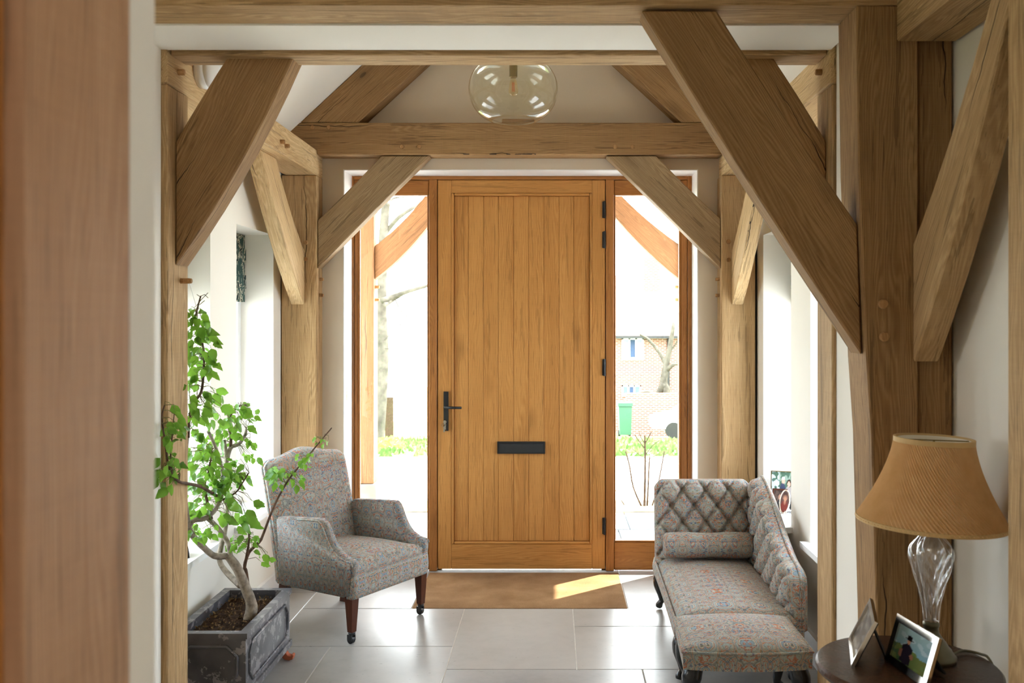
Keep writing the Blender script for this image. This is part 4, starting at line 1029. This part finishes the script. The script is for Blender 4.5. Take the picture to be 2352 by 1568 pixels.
def portrait(u, v):
    c = (96, 70, 66)
    if ell(u, v, .5, .22, .4, .32): c = (126, 54, 46)
    if ell(u, v, .5, .66, .16, .2): c = (196, 146, 120)
    if ell(u, v, .5, .80, .18, .1): c = (70, 48, 40)
    return c
def greyshot(u, v): return (128+60*noise.noise((u*4, v*5, 2)), 122+55*noise.noise((u*4, v*5, 2)), 116+50*noise.noise((u*4, v*5, 2)))
def photo_frame(label, base0, base1, tilt_a, w, h_, bw, fn, mat, strut=True, group=None, inner='silver', depth=.008, oval=False, sl=.42):
    """base0 -> base1 is the bottom edge seen from the front, left to right"""
    b0, b1 = V(base0), V(base1); mid_ = (b0+b1)/2; ang = math.atan2(b1.y-b0.y, b1.x-b0.x)
    o = thing('photo_frame', label, 'photo frame', mid_, ang, group)
    T = Matrix.Rotation(-tilt_a, 4, 'X')
    if oval:
        fr_ = tube(B(), [(w/2*math.cos(t*PI/16), 0, h_/2+h_/2*math.sin(t*PI/16)) for t in range(33)], bw, 8); fr_.transform(T); obj('frame', fr_, mat, o, smooth=True)
        bkb = prism(B(), [(w/2*math.cos(t*PI/16), .002, h_/2+h_/2*math.sin(t*PI/16)) for t in range(32)], (0, .004, 0)); bkb.transform(T); obj('backing', bkb, 'black_card', o)
        q = B(); lay = q.loops.layers.float_color.new('Col')
        for r0, r1 in ((0, .34), (.34, .67), (.67, 1)):
            for t in range(32):
                vs = []
                for rr, tt in ((r0, t), (r1, t), (r1, t+1), (r0, t+1)):
                    vs.append((rr*math.cos(tt*PI/16), rr*math.sin(tt*PI/16)))
                if r0 == 0: vs = vs[:3]
                f = q.faces.new([q.verts.new((w/2*a, 0, h_/2+h_/2*b)) for a, b in vs])
                for l, (a, b) in zip(f.loops, vs): l[lay] = lin(fn(.5+a/2, .5+b/2))
        q.transform(T); me = bpy.data.meshes.new('photo'); q.to_mesh(me); q.free(); me.materials.append(M['print']); link('photo', me, o)
        for s in (-1, 1): obj('foot', tube(B(), [(s*w*.22, -.004, .012), (s*w*.3, -.012, .003), (s*w*.3, .012, .003)], .0025, 6), mat, o)
    else:
        for nm, x0, x1, z0, z1 in (('l', -w/2, -w/2+bw, 0, h_), ('r', w/2-bw, w/2, 0, h_), ('b', -w/2+bw, w/2-bw, 0, bw), ('t', -w/2+bw, w/2-bw, h_-bw, h_)):
            f_ = bx(x0, x1, -depth/2, depth/2, z0, z1, .0015); f_.transform(T); obj('frame_side', f_, mat, o)
        k_ = bx(-w/2+.003, w/2-.003, depth/2, depth/2+.003, .003, h_-.003); k_.transform(T); obj('backing', k_, 'black_card', o)
        pm = Matrix.Rotation(-tilt_a, 4, 'X') @ Matrix.Translation((0, depth*.1, bw))
        picture('photo', w-2*bw, h_-2*bw, fn, o, pm)
    if strut:
        top = T @ V((0, depth/2+.004, h_*.72)); L_ = h_*sl
        st_ = prism(B(), [(-.022, top.y, top.z), (.022, top.y, top.z), (.03, top.y+L_, .004), (-.03, top.y+L_, .004)], (0, .003, .003)); obj('strut', st_, 'black_card', o)
    return o
ZT = TZ+.001
photo_frame('silver photo frame seen edge-on at the left of the round table', (.742, 2.335, ZT), (.690, 2.150, ZT), .45, .188, .118, .012, greyshot, 'silver', sl=.25)
photo_frame('silver photo frame showing a person in a dark hat, on the round table', (.782, 2.192, ZT), (.808, 2.022, ZT), .30, .176, .112, .017, hat_man, 'silver')
SZ = .457
photo_frame('tall thin-framed photo of a couple on the right window sill', (1.048, 4.50, SZ), (1.155, 4.47, SZ), .12, .112, .165, .004, couple, 'brass')
photo_frame('small brown framed photo on the right sill before the couple photo', (1.036, 4.40, SZ), (1.092, 4.38, SZ), .22, .07, .098, .008, dusk, 'mahogany', group=None)
photo_frame('oval silver photo frame on the right sill, nearest of three', (1.040, 4.36, SZ), (1.085, 4.27, SZ), .18, .065, .105, .0035, portrait, 'silver', oval=True)
photo_frame('black photo frame on the left sill beside the plant', (-1.372, 3.50, SZ), (-1.405, 3.58, SZ), .2, .09, .12, .012, greyshot, 'black_card')

# ------------------------------------------------------------------ outside
def ground_z(y): return -.07-max(0, y-7)*.1075
gm = B(); box(gm, -9.0, 26, -6, 7.0, -.3, -.125); prism(gm, [(-4, 7.0, -.12), (26, 7.0, -.12), (26, 17, ground_z(17)), (-4, 17, ground_z(17))], (0, 0, -.2))
struct('ground_gravel', gm, 'gravel')
gl_ = B(); g = []
for j in range(25):
    y = 17+j*1.2; g.append([gl_.verts.new((x, y, ground_z(y) if y < 40 else ground_z(40))) for x in (-40, -25, -12, -6, 0, 6, 12, 25, 40)])
for a, b in zip(g, g[1:]):
    for i in range(8): gl_.faces.new((a[i], a[i+1], b[i+1], b[i]))
prism(gl_, [(-60, -20, -.14), (-9.3, -20, -.14), (-9.3, 17, -.2), (-60, 17, -.2)], (0, 0, -.1))
prism(gl_, [(-30, 7, -.15), (-4, 7, -.15), (-4, 17, ground_z(17)), (-30, 17, ground_z(17))], (0, 0, -.1))
struct('lawn', gl_, 'grass')
rt = random.Random(5); tf = B()
for n in range(2600):
    y = rt.uniform(17.2, 32.5); x = rt.uniform(-.27*y, .2*y)
    z = ground_z(y); h_ = rt.uniform(.05, .16); a = rt.uniform(0, 3.14); w_ = rt.uniform(.05, .12)
    tf.faces.new([tf.verts.new(p) for p in ((x-w_*math.cos(a), y-w_*math.sin(a), z-.01), (x+w_*math.cos(a), y+w_*math.sin(a), z-.01), (x+rt.uniform(-.05, .05), y, z+h_))])
tag(obj('grass_tufts', tf, 'grass'), 'rough green grass tufts on the lawn beyond the gravel', 'grass', kind='stuff')
pv = struct('paving', bx(-3, 2.6, 5.085, 6.86, -.125, -.082), 'gravel')
y_ = 5.09
for r_, dy in enumerate((.42, .36, .42, .55)):
    x_ = -2.9+.27*(r_ % 3)
    while x_ < 2.4:
        w_ = (.62, .46, .78, .55)[int((x_*10+r_*3) % 4)]
        obj('slab', bx(x_, min(x_+w_-.012, 2.58), y_, y_+dy-.012, -.084, -.06+rt.uniform(-.003, .003), .004), 'slab', pv); x_ += w_
    y_ += dy
bd = struct('flower_bed', bx(-2.8, 2.6, 6.87, 7.3, -.124, -.06), 'flower_bed')
# porch of the front door
YP = 6.55; EX = {}
for side in (-1, 1):
    x0, x1 = (-1.46, xat(858, YP)) if side < 0 else (xat(1563, YP), 1.07)
    nm = 'left' if side < 0 else 'right'
    op = tbox('porch_post', x0, x1, YP, YP+.16, .20, 2.26, (0, 0, 1), 'oak_out', 'oak porch post on a stone block outside the %s sidelight' % nm, cat='post')
    EX[side] = x1+.001 if side < 0 else x0-.001
    obj('stone_base', bx(x0-.02, x1+.02, YP-.02, YP+.18, -.06, .198, .012, 2), 'stone', op).matrix_parent_inverse = basis(op).inverted()
    for py in (659, 688): peg(op, ((x1 if side < 0 else x0), YP+.06, zat(py, YP+.06)), (-side, 0, 0), .011, .03)
brace_xz(YP+.03, [(858, 641), (985, 516), (985, 438), (858, 565)], .09, 'oak_out', 'oak porch brace seen through the left sidelight', .02, -.02, EX[-1])
brace_xz(YP+.03, [(1562, 641), (1400, 482), (1400, 420), (1562, 562)], .09, 'oak_out', 'oak porch brace seen through the right sidelight', -.02, .02, EX[1])
tbox('porch_beam', -1.5, 1.12, YP, YP+.16, 2.262, 2.43, (1, 0, 0), 'oak_out', 'oak beam across the outer porch above its two posts', cat='beam')
pr2 = B()
prism(pr2, [(-1.62, 5.12, 2.36), (AX, 5.12, 3.60), (AX, 5.12, 3.68), (-1.62, 5.12, 2.44)], (0, 1.75, 0)); prism(pr2, [(1.28, 5.12, 2.36), (AX, 5.12, 3.60), (AX, 5.12, 3.68), (1.28, 5.12, 2.44)], (0, 1.75, 0))
struct('roof_porch', pr2, 'roof_tile')

# bare shrub in the bed beyond the right sidelight
def shrub(label, stems_, Y, mat='bare_stem', name='bare_shrub', cat='shrub'):
    x0 = stems_[0][0]
    o = thing(name, label, cat, at(x0[0], x0[1], Y))
    for st_ in stems_:
        q = smooth_path([at(a, b, Y+.03*math.sin(a*.7)) for a, b, *_ in st_[:-1]], 3); n = len(q); r0, r1 = st_[-1]
        obj('stem', tube(B(), q, [lerp(r0, r1, i/(n-1)) for i in range(n)], 6), mat, o, True, True)
    return o
shrub('pruned leafless shrub standing outside the right sidelight', [
 [(1480, 1172), (1481, 1120), (1482, 1060), (1481, 1000), (.011, .007)],
 [(1478, 1172), (1455, 1120), (1446, 1070), (1437, 1036), (.007, .005)],
 [(1486, 1172), (1489, 1110), (1492, 1048), (.008, .006)], [(1495, 1172), (1512, 1110), (1526, 1036), (.006, .005)],
 [(1481, 1030), (1466, 1010), (1458, 998), (.004, .003)], [(1481, 1020), (1490, 1003), (1496, 992), (.004, .003)], [(1482, 1045), (1500, 1022), (1514, 1012), (.003, .002)],
 [(1481, 1052), (1464, 1040), (1452, 1030), (.003, .002)], [(1482, 1060), (1504, 1046), (1520, 1042), (.003, .002)], [(1440, 1168), (1428, 1150), (1412, 1122), (.004, .003)], [(1482, 1020), (1472, 1004), (1468, 990), (.003, .002)]], 7.1)

def tree(label, trunk, limbs, Y, mat='grey_bark', cat='tree', name='bare_tree'):
    o = thing(name, label, cat, at(trunk[0][0], trunk[0][1], Y))
    q = smooth_path([at(a, b, Y) for a, b in trunk[:-1]], 3); n = len(q); r0, r1 = trunk[-1]
    obj('trunk', tube(B(), q, [lerp(r0, r1, i/(n-1)) for i in range(n)], 10), mat, o, True, True)
    for lb in limbs:
        q = smooth_path([at(a, b, Y+.3*math.sin(a)) for a, b in lb[:-1]], 3); n = len(q); r0, r1 = lb[-1]
        obj('branch', tube(B(), q, [lerp(r0, r1, i/(n-1)) for i in range(n)], 6), mat, o, True, True)
    return o
tree('grey tree trunk with bare limbs beyond the left porch post', [(866, 1022), (872, 950), (880, 820), (876, 720), (878, 620), (882, 520), (890, 440), (900, 380), (.13, .07)],
     [[(879, 690), (905, 680), (940, 668), (985, 655), (.06, .03)], [(884, 700), (900, 690), (930, 672), (.05, .03)], [(882, 540), (915, 500), (960, 470), (1000, 440), (.05, .02)], [(880, 600), (850, 560), (820, 500), (.05, .02)],
      [(905, 680), (925, 720), (960, 735), (.015, .008)], [(884, 780), (920, 745), (945, 740), (975, 760), (.015, .006)], [(884, 800), (915, 800), (950, 790), (.012, .006)], [(890, 470), (905, 455), (940, 452), (.03, .01)]], 18.0)
tree('pale gnarled small tree in front of the far house', [(1530, 985), (1532, 905), (1524, 880), (1530, 840), (1540, 790), (1548, 740), (.24, .07)],
     [[(1524, 880), (1508, 905), (1480, 900), (1450, 915), (.15, .06)], [(1530, 850), (1545, 838), (1558, 835), (.12, .05)], [(1530, 840), (1515, 810), (1490, 780), (1470, 768), (.1, .04)], [(1536, 810), (1552, 790), (1562, 770), (.06, .02)], [(1508, 905), (1500, 920), (1490, 935), (.06, .02)]], 39.4, name='small_tree')
# evergreen ground shrub at the foot of the trunk
rs = random.Random(3); gs = B()
for n in range(260):
    a, b = rs.uniform(-1, 1), rs.uniform(0, 1)
    p = at(892+a*34, 1022-b*16*(1-a*a), 17.2+rs.uniform(-.4, .4)); r_ = rs.uniform(.04, .09)
    gs.faces.new([gs.verts.new(p+V((rs.uniform(-r_, r_), rs.uniform(-r_, r_), rs.uniform(-r_, r_)))) for _ in range(3)])
tag(obj('low_shrub', gs, 'leaf'), 'low spreading green shrub at the foot of the grey tree', 'shrub')

# far house, brick wall, bin, car
YH = 41.0; GZ = ground_z(40)
hs = thing('house', 'brick house with pale tiled roof and chimney beyond the lawn', 'house', (7, YH, GZ))
zE = zat(767, YH); zR = zat(632, YH+4)
obj('brick_wall', bx(xat(1396, YH), 15, YH, YH+8, GZ-.3, zE), 'brick', hs, True)
obj('roof', prism(B(), [(xat(1390, YH), YH-.35, zE-.1), (xat(1390, YH), YH+4, zR), (xat(1390, YH), YH+8.4, zE-.1)], (13, 0, 0)), 'roof_tile', hs, True)
obj('gutter', bx(xat(1390, YH), 15.3, YH-.48, YH-.36, zE-.18, zE-.06), 'iron', hs, True)
obj('downpipe', tube(B(), [(xat(1535, YH), YH-.06, GZ), (xat(1535, YH), YH-.06, zE-.2)], .06, 8), 'iron', hs, True)
chm = obj('chimney', bx(xat(1478, YH+3), xat(1515, YH+3), YH+2.8, YH+3.6, zR-1.4, zat(590, YH+3)), 'brick', hs, True)
def house_window(p0, p1, q0, q1, n):
    x0, x1, z0, z1 = xat(p0, YH), xat(p1, YH), zat(q1, YH), zat(q0, YH)
    f_ = B()
    for i in range(n+1):
        x = lerp(x0, x1-.07, i/n); box(f_, x, x+.07, YH-.08, YH-.005, z0, z1)
    box(f_, x0, x1, YH-.09, YH-.005, z0-.08, z0+.03); box(f_, x0, x1, YH-.08, YH-.005, z1-.07, z1)
    w = obj('window', f_, 'white_paint', hs, True)
    for i in range(n): obj('pane', bx(lerp(x0, x1-.07, i/n)+.07, lerp(x0, x1-.07, (i+1)/n), YH-.04, YH-.02, z0, z1-.05), 'far_glass' if i != 1 else 'curtain_blue', w, True)
house_window(1428, 1478, 776, 822, 3); house_window(1428, 1472, 884, 905, 3)
tag(obj('garden_wall', bx(xat(1438, 38), xat(1560, 38), 38, 38.25, ground_z(38)-.2, zat(903, 38)), 'brick'), 'low red brick garden wall in front of the far house', 'wall')
bn = thing('wheelie_bin', 'green wheeled rubbish bin beside the garden wall', 'bin', (xat(1437, 36), 36, ground_z(36)))
bz = ground_z(36)
bm = prism(B(), [(xat(1424, 36), 36, bz+.1), (xat(1450, 36), 36, bz+.1), (xat(1452, 36), 36, zat(934, 36)), (xat(1421, 36), 36, zat(934, 36))], (0, .6, 0)); obj('body', bm, 'bin_green', bn, True)
obj('lid', bx(xat(1419, 36), xat(1454, 36), 35.95, 36.65, zat(933, 36), zat(925, 36), .03), 'bin_green', bn, True)
for x in (1424, 1448): obj('wheel', tube(B(), [(xat(x, 36)-.04, 36.45, bz+.12), (xat(x, 36)+.04, 36.45, bz+.12)], .12, 12), 'rubber', bn, True)
ca = thing('car', 'white car parked beyond the lawn by the garden wall', 'car', (xat(1560, 34), 34, ground_z(34)))
cz = ground_z(34); c0 = xat(1500, 34)
body = [(0, .35), (.05, .72), (.9, .9), (1.35, 1.34), (2.6, 1.38), (3.4, .95), (3.9, .85), (3.95, .35)]
obj('body', prism(B(), [(c0+a, 34, cz+b) for a, b in body], (0, 1.6, 0)), 'car_white', ca, True)
obj('side_window', prism(B(), [(c0+a, 33.99, cz+b) for a, b in ((1.05, .92), (1.42, 1.27), (2.5, 1.30), (3.1, .95))], (0, .01, 0)), 'car_glass', ca, True)
for a in (.75, 3.15): obj('wheel', tube(B(), [(c0+a, 33.95, cz+.3), (c0+a, 34.2, cz+.3)], .3, 18), 'rubber', ca, True)
# pale wall and shed beyond the left lawn
tag(obj('shed', prism(B(), [(xat(944, 38), 38, ground_z(38)-.2), (xat(1050, 38), 38, ground_z(38)-.2), (xat(1050, 38), 38, zat(885, 38)), (xat(944, 38), 38, zat(890, 38))], (0, 3, 0)), 'stone'), 'pale flat-roofed outbuilding beyond the left lawn', 'outbuilding')
tag(obj('fence_panel', bx(xat(884, 36), xat(903, 36), 36, 36.1, ground_z(36), zat(912, 36)), 'bare_stem'), 'brown timber panel between the tree and the pale outbuilding', 'fence')
# unseen slabs added to block sun and sky at the side windows
struct('sun_blocker', box(box(B(), 1.274, 2.36, 2.6, 5.06, 2.25, 2.33), -2.15, -1.622, 2.6, 5.06, 2.25, 2.33), 'roof_tile')
